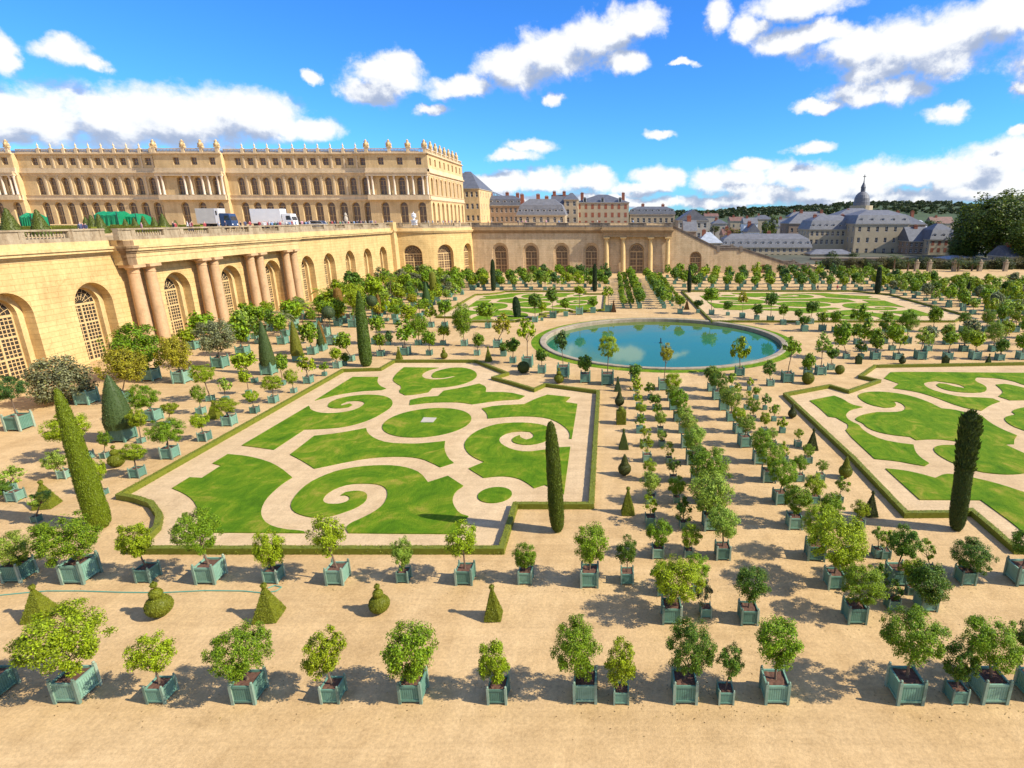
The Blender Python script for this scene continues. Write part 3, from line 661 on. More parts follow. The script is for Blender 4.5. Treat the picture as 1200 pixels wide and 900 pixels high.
for t in [(100,475,32,(28,108,412,480),'big','s'),(20,506,38,(-12,30,436,472),'round','k'),(143,474,20,(116,172,404,452),'big','o'),(175,447,20,(122,192,376,438),'big','g'),(212,450,24,(183,224,390,437),'big','o'),
 (257,432,32,(226,278,371,416),'big','s'),(226,410,14,(204,232,384,402),'round','y'),(284,418,16,(262,296,366,404),'round','g'),(178,495,20,(149,187,447,482),'round','g'),(246,471,10,(221,253,424,450),'round','y'),
 (298,449,8,(269,301,409,434),'round','y'),(331,404,13,(313,339,366,389),'round','g'),(330,432,12,(322,337,416,432),'round','g'),(264,471,9,(254,270,443,459),'loose','p'),(291,463,8,(278,294,433,450),'round','y'),
 (235,486,11,(222,242,449,473),'loose','g'),(268,500,17,(246,281,466,485),'loose','y'),(298,485,11,(284,304,456,472),'round','y'),(320,473,12,(304,333,439,459),'loose','y'),(344,461,8,(331,350,431,451),'loose','y'),
 (361,450,12,(345,370,414,438),'loose','y'),(331,452,8,(322,338,418,434),'round','g'),(380,441,7,(374,386,424,434),'sparse','g'),(395,432,11,(384,402,406,422),'round','y'),(403,429,8,(398,410,412,424),'round','d'),
 (101,540,14,(52,106,482,520),'round','y'),(165,520,9,(148,173,477,503),'round','y'),(198,539,20,(170,216,488,522),'round','g'),(197,500,9,(188,209,470,486),'round','y'),(160,561,17,(138,172,518,542),'round','y'),
 (239,518,15,(221,246,483,503),'round','y'),(122,538,10,(112,131,503,524),'loose','g'),(75,562,15,(49,80,526,554),'loose','p'),(121,581,9,(104,124,536,567),'round','y'),(10,577,14,(-4,32,543,566),'sparse','p'),
 (17,589,18,(-6,20,586,606),'round','d'),(42,613,8,(28,66,572,592),'sparse','p'),(366,416,13,(347,373,374,403),'round','g'),(355,392,10,(341,366,347,374),'palm','y'),(380,394,14,(366,393,349,369),'round','g'),
 (416,376,14,(401,424,315,340),'big','d'),(414,384,16,(400,430,330,364),'big','y'),(441,372,13,(428,452,322,350),'big','y'),(457,364,12,(446,468,312,334),'palm','g'),(440,404,11,(429,452,368,389),'round','g'),
 (453,377,6,(446,464,346,368),'loose','y'),(411,424,10,(389,414,386,410),'round','g'),(446,418,10,(435,453,389,406),'round','g'),(455,405,7,(450,461,387,402),'bush','k'),(475,417,14,(456,489,374,402),'loose','g'),
 (503,417,9,(492,513,385,406),'round','g'),(519,405,8,(511,529,379,395),'round','y'),(479,391,10,(467,492,354,377),'round','y'),(490,405,9,(477,504,366,394),'big','g'),(505,384,9,(493,513,355,374),'loose','y'),(521,384,9,(511,531,348,369),'round','g')]:
    T(*t, LB, rot=-.0)
LD = 'in the crowd of planters below the gallery'
ks = ['round','round','loose','big','bush','palm','dense']
for r in range(22):
    Y = 84 + r*4.3
    for c in range(7):
        X = -60 + c*3.8 + R.uniform(-1.1,1.1) + (1.9 if r % 2 else 0); Yj = Y + R.uniform(-1.3,1.3)
        if X > -35: continue
        if Yj < 98 and X > -50: continue
        if math.hypot(X+65.7, Yj-198.5) < 21.5: continue
        r_ = R.uniform(1.2,2.3) if c < 4 else R.uniform(.9,1.6); w_ = R.uniform(.7,1.15)
        TW(X, Yj, w_, r_, w_*.9 + r_*R.uniform(.9,1.3)+.3, R.choice(ks), R.choice('yyggggdpos'), LD)
RB = 'in the planters right of the pool'
for r in range(17):
    Y = 78.5 + r*4.6
    for c in range(17):
        X = 36.5 + c*4.3 + R.uniform(-.9,.9); Yj = Y + R.uniform(-.7,.7)
        if X < 69.5 and Yj > 99.5 and X < 69.5 - max(0, (Yj-101))*.0: continue
        if math.hypot(X-8.0, Yj-86.8) < PR+7: continue
        if X > .74*Yj+4: continue
        if r == 2 or r == 4: 
            if X < 66: continue
        r_ = R.uniform(1.15,2.15) if r < 6 else R.uniform(1.0,1.9); w_ = R.uniform(.75,1.15)
        TW(X, Yj, w_, r_, w_*.9 + r_*R.uniform(.9,1.25)+.25, R.choice(ks[:5]+['palm'] if R.random()<.2 else ks[:4]), R.choice('yygggdps'), RB)
FA = 'in the alley beyond the pool'
for k in range(20):
    Y = 118.3 + 3.2*k
    for ci, (X, w_, r, blk) in enumerate(cols):
        if ci in (4,) and k == 0: continue
        rj = r*R.uniform(.95,1.35)
        TW(X+R.gauss(0,.1), Y, w_, rj, w_*.9+rj+.3, R.choice(['round','loose','dense']), R.choice('ggydp'), FA)
FW = 'in the rows below the far gallery wall'
for r, Y in enumerate((149.5,156,164,173,182)):
    for c in range(34):
        X = -44 + c*3.9 + (1.9 if r % 2 else 0) + R.uniform(-.5,.5)
        if -.5 < X < 18 or (r > 2 and X < -28): continue
        if math.hypot(X+65.7, Y-198.5) < 21.5: continue
        rj = R.uniform(1.25,1.9); w_ = R.uniform(.85,1.15)
        TW(X, Y+R.uniform(-.4,.4), w_, rj, w_*.9+rj+.35, R.choice(['dense','round','round','loose']), R.choice('ddggky') if r else R.choice('ggydp'), FW)
# the 290 that show largest are things of their own, the rest one mass
TREES.sort(key=lambda t: -max(t['rx'], .6)/math.hypot(t['Y'], H-t['Zc']))
GRP = 'potted trees set out in planters over the garden'
def tree_mats(t, i):
    far = t['Y'] > 62
    k = t['kind']
    if k in ('round','loose') and t['rx'] > 1.1 and not far: me = CR['xl'][i % 3]
    elif k == 'big': me = CR['big'][i % 3] if t['Y'] < 100 else CR['bush_f'][i % 2]
    elif k in ('palm',): me = CR['palm'][i % 2]
    else: ms = CR[k + ('_f' if far else '')]; me = ms[i % len(ms)]
    cc = PAL[t['col']]; j0 = R.uniform(.84,1.16); j = [j0*R.uniform(.95,1.05) for _ in range(3)]
    return me, (cc[0]*j[0], cc[1]*j[1], cc[2]*j[2], 1)
NI = 292
indiv, rest = TREES[:NI], TREES[NI:]
blocks = {}
for t in indiv: blocks.setdefault(t['block'], []).append(t)
SZ = lambda t: 'small ' if t['rx'] < .55 else ('big ' if t['rx'] > 1.25 else '')
for blk, ts in blocks.items():
    if blk in (FR, SR): ts.sort(key=lambda t: t['X']/t['Y'])
    else: ts.sort(key=lambda t: t['Y'])
    for i, t in enumerate(ts): t['n'] = i
def rowpos(ts, t, lo):                          # file and place inside an alley block
    X0 = t['X'] ; f = min(range(3), key=lambda q: abs(X0-lo[q])); same = sorted([q for q in ts if min(range(3), key=lambda a: abs(q['X']-lo[a])) == f], key=lambda q: q['Y'])
    return f, next(i for i, q in enumerate(same) if q is t) + 1
count = 0
for blk, ts in blocks.items():
    for t in ts:
        noun = 'palm' if t['kind'] == 'palm' else 'orange tree' if t['kind'] != 'big' else 'tree'
        look = (SZ(t) if t['kind'] != 'big' else '') + SW[t['kind']] + ' ' + CW[t['col']] + ' ' + noun
        grp = GRP
        if blk in (FR, SR): lab = '%s, %s from the left %s' % (look, nth(t['n']+1), 'in front row' if blk == FR else 'in second row')
        elif blk in (AL, AR):
            f, k = rowpos(ts, t, [2.75,4.35,6.25] if blk == AL else [11.25,13.35,15.1])
            fn = (['outer','middle','inner'] if blk == AL else ['inner','middle','outer'])[f]
            lab = '%s, %s from front, %s file %s of alley' % (look, nth(k), fn, 'left' if blk == AL else 'right')
        elif blk == PN:
            xs = sorted(ts, key=lambda q: q['X']/q['Y']); lab = '%s, %s from left along near pool edge' % (look, nth(xs.index(t)+1))
        elif blk == PFA:
            xs = sorted(ts, key=lambda q: q['X']/q['Y']); lab = '%s, %s from left along far pool edge' % (look, nth(xs.index(t)+1))
        elif blk == LB: lab = '%s, %s nearest among planters between gallery and left lawn' % (look, nth(t['n']+1))
        elif blk == LD: lab = '%s, %s nearest in crowd below gallery arches' % (look, nth(t['n']+1))
        elif blk == RB: lab = '%s, %s nearest among rows right of the pool' % (look, nth(t['n']+1))
        elif blk == FA: lab = '%s, %s nearest in the alley beyond the pool' % (look, nth(t['n']+1))
        else: lab = '%s, %s nearest in rows below far gallery' % (look, nth(t['n']+1))
        root = thing('potted_palm' if noun == 'palm' else 'potted_tree', lab, 'potted tree', (t['X'], t['Y'], 0), t['rot'], grp)
        me, colr = tree_mats(t, count); count += 1
        w_ = t['w']
        d = math.hypot(t['Y'], 0)
        if d < 48:
            bx = link('planter_box', ME_BOX, root, scale=(w_,)*3)
            for sx in (-1,1):
                for sy in (-1,1): link('corner_post', ME_POST, bx, (sx*.435, sy*.435, 0))
        else: bx = link('planter_box', ME_BOXP, root, scale=(w_,)*3)
        link('soil', ME_SOIL, root, scale=(w_,)*3)
        dx = t['Xc']-t['X']; zs = w_*.80; hz = max(.15, t['Zc']-t['rz']*.55-zs)
        tk = link('trunk', TRK[count % 3], root, (0,0,zs))
        vec = Vector((dx, 0, hz)); tk.rotation_euler = vec.to_track_quat('Z', 'Y').to_euler()
        tr = max(.55, min(1.4, t['rx']*1.1)); tk.scale = (tr, tr, vec.length)
        cr = link('crown', me, root, (dx, 0, t['Zc']), R.uniform(0,6.28), (t['rx']*.89, t['rx']*.89, t['rz']*.95), colr)
stuff = {}
for i, t in enumerate(rest):
    pass
# the far remainder: one object, three materials' worth of leaves and boxes
allv, allf, mats_, mi = [], [], [], []
mat_idx = {}
RM = bpy.data.meshes.new('potted_tree_rows')
for key in PAL:
    mat_idx[key] = len(mats_); mats_.append(leaf_mat('far_leaves_'+key, fixed=PAL[key]))
mat_idx['box'] = len(mats_); mats_.append(M['planter']); mat_idx['bark'] = len(mats_); mats_.append(M['bark'])
cache = {}
def raw(me):
    if me.name not in cache: cache[me.name] = ([v.co.copy() for v in me.vertices], [tuple(p.vertices) for p in me.polygons])
    return cache[me.name]
def put(me, Mx, key, frac=1.0):
    vs, fs = raw(me); n = len(allv)
    allv.extend(tuple(Mx @ v) for v in vs); allf.extend(tuple(a+n for a in f) for f in fs); mi.extend([mat_idx[key]]*len(fs))
for t in rest:
    put(ME_BOXS, Matrix.Translation((t['X'],t['Y'],0)) @ Matrix.Scale(t['w'],4), 'box')
    hz = t['Zc']-t['w']*.8
    put(TRK[0], Matrix.Translation((t['X'],t['Y'],t['w']*.8)) @ Matrix.Diagonal((1,1,hz,1)), 'bark')
    k = t['kind']; ms = CR['loose_f'] if k in ('palm','loose','sparse') else CR['round_f']
    me = ms[R.randrange(len(ms))]
    put(me, Matrix.Translation((t['Xc'],t['Y'],t['Zc'])) @ Matrix.Rotation(R.uniform(0,6.28),4,'Z') @ Matrix.Diagonal((t['rx'],t['rx'],t['rz'],1)), t['col'])
RM.from_pydata(allv, [], allf)
for m_ in mats_: RM.materials.append(m_)
RM.polygons.foreach_set('material_index', mi); RM.update()
tag(link('potted_tree_rows', RM), 'far rows of small potted trees massed before the far gallery', 'potted trees', kind='stuff')
# leaves dropped round the nearer planters
fl = MB(); rr = random.Random(17)
for t in TREES:
    if t['Y'] < 46:
        for _ in range(26):
            a, d = rr.uniform(0, 6.28), t['w']*.5+abs(rr.gauss(0, .7))
            fl.leaf(Vector((t['X']+d*math.cos(a), t['Y']+d*math.sin(a), .015)), Vector((rr.gauss(0,1), rr.gauss(0,1), .1)), Vector((0,0,1)), rr.uniform(.05,.10), rr.uniform(.03,.05))
tag(fl.build('fallen_leaves', leaf_mat('dry_leaves', .1, fixed=(.20,.13,.05))), 'dry fallen leaves on the gravel round the front planters', 'leaves', kind='stuff')
# ------------------------------------------------------------------ clipped yews, balls, cones and cypresses
def scatter(b, n, L, seed, up=0.0, wr=.6, jit=.02):
    b.weld(); rr = random.Random(seed); base = [(tuple(b.v[i] for i in f)) for f in b.f]
    tris = []
    for q in base:
        for k in range(1, len(q)-1):
            a, c, d = Vector(q[0]), Vector(q[k]), Vector(q[k+1]); nr = (c-a).cross(d-a)
            if nr.length > 1e-9: tris.append((a, c, d, nr.normalized(), nr.length/2))
    cum = []; s = 0
    for t in tris: s += t[4]; cum.append(s)
    import bisect
    for _ in range(n):
        a, c, d, nr, _a = tris[min(len(tris)-1, bisect.bisect(cum, rr.random()*s))]
        x, y = rr.random(), rr.random()
        if x+y > 1: x, y = 1-x, 1-y
        p = a + (c-a)*x + (d-a)*y + nr*rr.uniform(-jit*.5, jit*1.6)
        nn = (nr + rdir(rr)*.7).normalized(); dd = rdir(rr) + Vector((0,0,up)) + nr*.3
        sz = L*rr.uniform(.6,1.35); b.leaf(p, dd, nn, sz, sz*wr)
    return b
def pyramid(h, wd, knob=True, seed=1, n=5200):
    b = MB(); k = 8
    for q in range(4):
        a = q*math.pi/2 + math.pi/4
        for i in range(k):
            t0, t1 = i/k, (i+1)/k
            P = lambda t, s: ((wd*(1-t)+.05*t)*.7071*math.cos(a+s*math.pi/2), (wd*(1-t)+.05*t)*.7071*math.sin(a+s*math.pi/2), .03+t*h)
            for j in range(2):
                L_ = lambda t, s: tuple(Vector(P(t,0)).lerp(Vector(P(t,1)), s))
                b.quad(L_(t0,j/2), L_(t0,(j+1)/2), L_(t1,(j+1)/2), L_(t1,j/2))
    if knob: b.sphere((0,0,h+.10), .115, 10, 8)
    return scatter(b, n, .055, seed)
def lathed(prof, seed, n, L=.055, seg=20, up=0, wr=.6, jit=.02):
    b = MB(); b.lathe(prof, seg); return scatter(b, n, L, seed, up, wr, jit)
def ballprof(r, z, sz=1.0, n=9): return [(max(.01, r*math.sin(math.pi*i/n)), z - r*sz*math.cos(math.pi*i/n)) for i in range(n+1)]
TOP = {}
TOP['pyramid'] = pyramid(1.45, 1.0, seed=3)
TOP['slim pyramid'] = pyramid(1.62, .80, seed=4)
TOP['stacked ball'] = scatter((lambda b: (b.sphere((0,0,.52), .50, 18, 12, .92), b.sphere((0,0,1.12), .24, 14, 10), b.sphere((0,0,1.55), .125, 10, 8), b.tube([(0,0,1.2),(0,0,1.5)], .03), b)[-1])(MB()), 5200, .055, 5)
TOP['cone on ball'] = scatter((lambda b: (b.sphere((0,0,.5), .44, 18, 12), b.lathe([(.26,.86),(.16,1.25),(.05,1.55),(.02,1.62)], 14), b)[-1])(MB()), 5000, .055, 6)
TOP['ball'] = scatter((lambda b: (b.sphere((0,0,.42), .42, 18, 12), b)[-1])(MB()), 3500, .055, 7)
TOP['box'] = scatter((lambda b: (b.box(-.3,.3,-.3,.3,.02,.9), b.sphere((0,0,1.0), .18, 12, 8), b)[-1])(MB()), 3500, .055, 8)
TOPM = {k: b.mesh('clipped_foliage', M['clip']) for k, b in TOP.items()}
TG = 'clipped topiary shrubs standing in the gravel'
YEW = (.165,.180,.012); YEWD = (.065,.075,.018)
def topi(u, v, hpx, kind, label, col=YEW, rot=0.0):
    X, Y0 = G(u, v); k = mpp(Y0, .5); h0 = {'pyramid':1.66,'slim pyramid':1.84,'stacked ball':1.67,'cone on ball':1.62,'ball':.84,'box':1.18}[kind]
    s = hpx*k/h0*1.04
    o = link('topiary', TOPM[kind], None, (X, Y0 + .3*s, 0), rot, (s,s,s), (*col, 1)); tag(o, label, 'topiary', TG)
    b = MB(); 
topi(41,728,42,'pyramid','broad olive green yew pyramid at far left between front and second rows', rot=.15)
topi(183,727,44,'stacked ball','leaning stack of clipped yew balls left of the second yew pyramid')
topi(311,728,44,'pyramid','yew pyramid beside the end of the green hose', rot=.1)
topi(443,722,37,'stacked ball','round yew ball with two smaller balls stacked on top, front centre')
topi(577,728,43,'slim pyramid','slim knobbed yew pyramid right of the stacked ball in front', rot=.05)
topi(50,596,32,'pyramid','yew pyramid left of the big leaning cypress', rot=.2)
topi(134,549,26,'stacked ball','clipped ball with small crown behind the leaning cypress')
topi(250,491,21,'pyramid','olive yew cone among planters below the gallery')
topi(467,422,15,'slim pyramid','small dark pyramid at the back hedge of the left lawn')
topi(520,421,13,'stacked ball','small clipped ball with pointed top behind left lawn')
topi(572,424,17,'slim pyramid','small pointed cone behind the right end of left lawn')
topi(613,438,13,'ball','small very dark clipped ball left of the pool', (.075,.10,.02))
topi(655,450,18,'stacked ball','squat clipped shrub beside the hedge notch near the pool')
topi(724,459,17,'slim pyramid','dark green cone at the pool end of lawn edge', (.07,.10,.03))
topi(726,477,19,'cone on ball','dark ball with thin tip, second along the alley edge', YEWD)
topi(728,498,20,'box','short square clipped shrub, third along the alley edge')
topi(731,527,24,'slim pyramid','upright green pyramid, fourth along the alley edge', (.08,.11,.02))
topi(732,559,26,'cone on ball','ball topped by a cone, fifth along the alley edge', (.08,.09,.02))
topi(736,604,33,'slim pyramid','tall knobbed pyramid, nearest along the alley edge')
topi(948,451,13,'ball','clipped ball before a planter right of the pool')
topi(985,439,10,'ball','small clipped ball near the right hedge notch')
topi(929,491,17,'cone on ball','dark ball with tip by the right lawn hedge corner', YEWD)
topi(953,528,25,'slim pyramid','dark pyramid beside the right lawn hedge', YEWD)
topi(992,562,26,'cone on ball','ball and cone clipped shrub by the right lawn hedge')
topi(1022,606,30,'slim pyramid','dark knobbed pyramid at the right lawn hedge corner', YEWD)
topi(1007,427,11,'box','short clipped box shrub behind right lawn', (.06,.09,.02))
topi(1058,427,12,'stacked ball','small round clipped shrub behind right lawn', YEWD)
topi(1109,428,11,'box','flat clipped shrub behind right lawn', YEWD)
topi(1159,428,13,'slim pyramid','small pointed cone behind right lawn', (.06,.09,.02))
topi(719,366,13,'slim pyramid','rusty brown cone by the far pool edge', (.13,.06,.02))
topi(805,363,12,'slim pyramid','brown spindle cone at the far right pool edge', (.13,.07,.02))
# cone topiaries in boxes by the gallery
def potcone(u, v, wpx, hpx, rpx, col, label, prof='cone'):
    X, Y0 = G(u, v); k = mpp(Y0, 1); w_ = max(.6, wpx*k); Yc = Y0 + w_/2
    h = hpx*k*1.05 - w_*.9; r = rpx*k
    root = thing('potted_topiary', label, 'topiary', (X, Yc, 0), 0, 'clipped cones in planters below the gallery')
    link('planter_box', ME_BOXP, root, scale=(w_,)*3); link('soil', ME_SOIL, root, scale=(w_,)*3)
    if prof == 'cone': b = lathed([(r*.95,0),(r,.12*h),(r*.8,.4*h),(r*.5,.72*h),(r*.2,.93*h),(.03,h)], int(u), 4200, .10, 18)
    elif prof == 'col': b = lathed([(r*.8,0),(r,.12*h),(r,.75*h),(r*.8,.93*h),(.1,h)], int(u), 3600, .10, 18)
    else: b = lathed(ballprof(r, h-r*1.0, 1.05), int(u), 3000, .10, 18); b.tube([(0,0,0),(0,0,h-r)], .05)
    o = link('clipped_foliage', b.mesh('clipped_foliage', M['clip']), root, (0,0,w_*.82), color=(*col,1))
G1c, G2c, Bc = (.065,.10,.025), (.17,.17,.015), (.22,.12,.02)
potcone(137,519,20,78,15,G1c,'tall dark green clipped cone in a teal planter behind the leaning cypress')
potcone(312,440,14,62,8,G1c,'dark green clipped cone in planter beside the grey olive')
potcone(347,424,9,46,6.5,G2c,'olive green clipped cone below the fourth column pair')
potcone(376,411,9,34,5,Bc,'rusty brown clipped cone left of the tall column cypress')
potcone(398,379,9,40,5,Bc,'brown clipped column against the gallery wall', 'col')
potcone(387,405,12,44,7,(.04,.075,.035),'dark round-headed clipped tree in a planter', 'ball')
potcone(437,380,8,32,6,(.03,.07,.035),'very dark ball clipped tree below the arches', 'ball')
potcone(444,372,6,28,4,Bc,'slim brown clipped cone below the last gallery arches')
potcone(508,352,6,32,4,G2c,'yellow-green clipped cone before the rounded corner', 'col')
potcone(500,362,6,30,5,(.05,.10,.02),'green clipped cone beside the yellow one before the rounded corner')
potcone(375,412,8,30,4,G1c,'dark clipped cone standing just before the brown cone')
def cypress(u, v, top, rpx, label, col, lean=0.0, prof=None, rot=0, ragged=False):
    X, Y = G(u, v); Y += .4; k = mpp(Y, 2)
    xt, zt = W(top[0], top[1], Y); h = zt; r = rpx*k*.76
    pr = prof or [(.35,0),(.75,.03),(.95,.10),(1,.25),(.97,.5),(.86,.75),(.68,.9),(.36,.98),(.04,1)]
    b = MB(); n = 26; seg = 20
    def rad(t):
        for (r0, z0), (r1, z1) in zip(pr, pr[1:]):
            if z0 <= t <= z1: return r0 + (r1-r0)*(t-z0)/(z1-z0)
        return pr[-1][0]
    rr = random.Random(int(u)); bb = MB()
    P = []
    for i in range(n+1):
        t = i/n; P.append([])
        for q in range(seg):
            a = 2*math.pi*q/seg; kk = rad(t)*r*(1+.10*noise.noise(Vector((math.cos(a)*2, math.sin(a)*2, t*h*1.2+u))))
            P[-1].append((kk*math.cos(a)+(xt-X)*t, kk*math.sin(a), .02+t*h))
    for i in range(n):
        for q in range(seg): bb.quad(P[i][q], P[i][(q+1) % seg], P[i+1][(q+1) % seg], P[i+1][q])
    core = len(bb.f)
    scatter(bb, int(6500+4000*min(3, h*r)), .10 if Y < 60 else .22, int(u)+3, 1.4, .38, .035)
    if ragged:
        for _ in range(900):
            t = rr.uniform(.55, 1.02); a = rr.uniform(0, 6.28); kk = rad(min(1,t))*r*rr.uniform(.9,1.28)
            bb.leaf(Vector((kk*math.cos(a)+(xt-X)*t, kk*math.sin(a), t*h)), Vector((math.cos(a)*.5, math.sin(a)*.5, 1)), rdir(rr), rr.uniform(.2,.4), .09)
    root = thing('cypress', label, 'cypress', (X, Y, 0), 0, 'tall clipped cypresses at the lawn corners')
    link('crown', bb.mesh('crown', M['cypress']), root, color=(*col, 1))
    tb = MB(); tb.tube([(0,0,-.1),(0,0,.5)], [.12,.10], 8); tb.build('trunk', M['bark'], root)
CYG = (.085,.115,.008)
cypress(112,622,(66,455),15,'tall leaning yellow-green cypress at the front left lawn corner',(.15,.195,.006), prof=[(.5,0),(.85,.02),(1,.08),(.98,.2),(.88,.42),(.72,.65),(.5,.85),(.25,.96),(.03,1)])
cypress(653,627,(645,494),10.5,'slender green cypress column beside the alley near the left lawn corner',CYG)
cypress(1125,625,(1139,484),12.5,'dark ragged-topped cypress column at the front right lawn corner',(.050,.078,.012), ragged=True, prof=[(.4,0),(.7,.03),(.88,.10),(.9,.25),(.92,.5),(1.0,.75),(1.0,.9),(.85,.98),(.3,1)])
cypress(428,430,(420,341),8.5,'green columnar cypress at the back left lawn corner',(.085,.135,.016), prof=[(.4,0),(.8,.03),(1,.10),(1,.3),(.85,.6),(.6,.82),(.3,.95),(.03,1)])
cypress(578,341,(577,304),3.4,'dark cypress column far back left of the far lawn',(.03,.055,.016))
cypress(697,342,(697,309),3.2,'dark cypress column at the far lawn end by the far alley, left',(.025,.045,.014))
cypress(808,343,(808,312),3.0,'dark cypress spire at the far lawn end by the far alley, right',(.020,.036,.014), prof=[(.5,0),(.9,.1),(1,.4),(.7,.7),(.3,.9),(.02,1)])
cypress(1029,345,(1031,313),4,'dark cypress column at the far right lawn corner',(.020,.036,.014))
cypress(1134,358,(1136,330),4,'dark conical cypress in the planters at far right',(.022,.04,.014), prof=[(.6,0),(1,.08),(.9,.3),(.6,.65),(.3,.88),(.03,1)])
cypress(606,372,(604,348),5.5,'dark round-shouldered clipped column left of the pool',(.03,.065,.022), prof=[(.6,0),(.9,.1),(1,.4),(.9,.7),(.5,.93),(.05,1)])
# ------------------------------------------------------------------ facades
def bay(mb, mapf, s0, s1, z0, ztop, a=None, b=None, zb=0, zs=0, depth=.4, n=10, sub=1, uvs=True, arch=True, zh=None):
    """a stretch of wall from s0 to s1 with one opening a..b (arched above zs) cut through to the given depth"""
    zt = ztop if callable(ztop) else (lambda s: ztop)
    if mb.uv is None: mb.uv = []
    def V(s, z, d):
        mb.v.append(mapf(s, z, d)); mb.uv.append((s + d, z)); return len(mb.v)-1
    def Q(p): mb.f.append(tuple(V(*q) for q in p))
    if a is None: ss = [s0 + (s1-s0)*i/sub for i in range(sub+1)]
    else:
        ss = [s0 + (a-s0)*i/sub for i in range(sub+1)]
        m_ = n if arch else max(1, sub)
        if arch: ss += [(a+b)/2 - (b-a)/2*math.cos(math.pi*i/m_) for i in range(1, m_+1)]
        else: ss += [a+(b-a)*i/m_ for i in range(1, m_+1)]
        ss += [b + (s1-b)*i/sub for i in range(1, sub+1)]
    def top(s):
        if arch: r = (b-a)/2; return zs + math.sqrt(max(0, r*r - (s-(a+b)/2)**2))
        return zs
    for p, q in zip(ss, ss[1:]):
        if q-p < 1e-6: continue
        if a is None or q <= a+1e-6 or p >= b-1e-6: Q([(p,z0,0),(q,z0,0),(q,zt(q),0),(p,zt(p),0)])
        else:
            if zb > z0+1e-6: Q([(p,z0,0),(q,z0,0),(q,zb,0),(p,zb,0)]); Q([(p,zb,0),(q,zb,0),(q,zb,depth),(p,zb,depth)])
            Q([(p,top(p),0),(q,top(q),0),(q,zt(q),0),(p,zt(p),0)])
            Q([(p,top(p),0),(p,top(p),depth),(q,top(q),depth),(q,top(q),0)])
    if a is not None:
        Q([(a,zb,0),(a,zb,depth),(a,top(a),depth),(a,top(a),0)]); Q([(b,zb,depth),(b,zb,0),(b,top(b),0),(b,top(b),depth)])
def window_meshes(wd, h, zs, arch=True, fr=.16, rows=(.33,.66), muntin=True, wood='wood', glass='glass', depth=.10, mx=4, my=5):
    """wooden frame and its pane for an opening wd wide, springing at zs, local x along the wall, y into it"""
    f = MB(); r = wd/2
    def tp(x, rr=None):
        rr = rr or r
        return (zs + math.sqrt(max(0, rr*rr - x*x))) if arch else zs
    f.box(-r, -r+fr*1.6, 0, depth, 0, zs); f.box(r-fr*1.6, r, 0, depth, 0, zs)
    f.box(-fr*.8, fr*.8, -.02, depth, 0, zs); f.box(-r+fr*1.6, r-fr*1.6, 0.003, depth-.003, 0, fr*2.2)
    for k in rows: f.box(-r+fr*1.6, r-fr*1.6, .004, depth-.003, zs*k-fr*.8, zs*k+fr*.8)
    f.box(-r, r, -.03, depth, zs-fr*1.1, zs+fr*.9)
    if arch:
        n = 12
        for i in range(n):
            t0, t1 = math.pi*i/n, math.pi*(i+1)/n
            q = [(-(r)*math.cos(t0), zs+r*math.sin(t0)), (-(r)*math.cos(t1), zs+r*math.sin(t1)), (-(r-fr*1.5)*math.cos(t1), zs+(r-fr*1.5)*math.sin(t1)), (-(r-fr*1.5)*math.cos(t0), zs+(r-fr*1.5)*math.sin(t0))]
            f.quad(*[(x, 0.0, z) for x, z in q])
        if muntin:
            for i in range(1, 8):
                t = math.pi*i/8; f.tube([(-.25*r*math.cos(t), .05, zs+.25*r*math.sin(t)), (-(r-.1)*math.cos(t), .05, zs+(r-.1)*math.sin(t))], .035, 4)
            for rr in (.45, .7): f.tube([(-rr*r*math.cos(math.pi*i/12), .05, zs+rr*r*math.sin(math.pi*i/12)) for i in range(13)], .03, 4)
    if muntin:
        lev = [fr*2.2] + [zs*k for k in rows] + [zs]
        for sg in (-1, 1):
            x0, x1 = (fr*.8, r-fr*1.6)
            for i in range(1, mx): x = sg*(x0+(x1-x0)*i/mx); f.box(x-.045, x+.045, .03, depth-.02, fr*2.2, zs-fr*1.1)
            for z0, z1 in zip(lev, lev[1:]):
                for j in range(1, my):
                    z = z0 + (z1-z0)*j/my; xa, xb = sorted((sg*x0, sg*x1)); f.box(xa, xb, .034, depth-.024, z-.045, z+.045)
    p = MB(); pts = [(-r, 0, 0), (r, 0, 0)] + ([(r*math.cos(math.pi*i/12), 0, zs + r*math.sin(math.pi*i/12)) for i in range(13)] if arch else [(r,0,zs),(-r,0,zs)])
    p.poly([(x, depth-.01, z) for x, y, z in pts])
    return f.mesh('window', M[wood]), p.mesh('pane', M[glass])
def put_window(wm, parent, loc, rz=0, name='window'):
    o = link(name, wm[0], parent, loc, rz); link('pane', wm[1], o); return o
BAL = [(.09,0),(.09,.06),(.05,.10),(.11,.28),(.085,.42),(.045,.62),(.05,.70),(.09,.74),(.09,.8)]
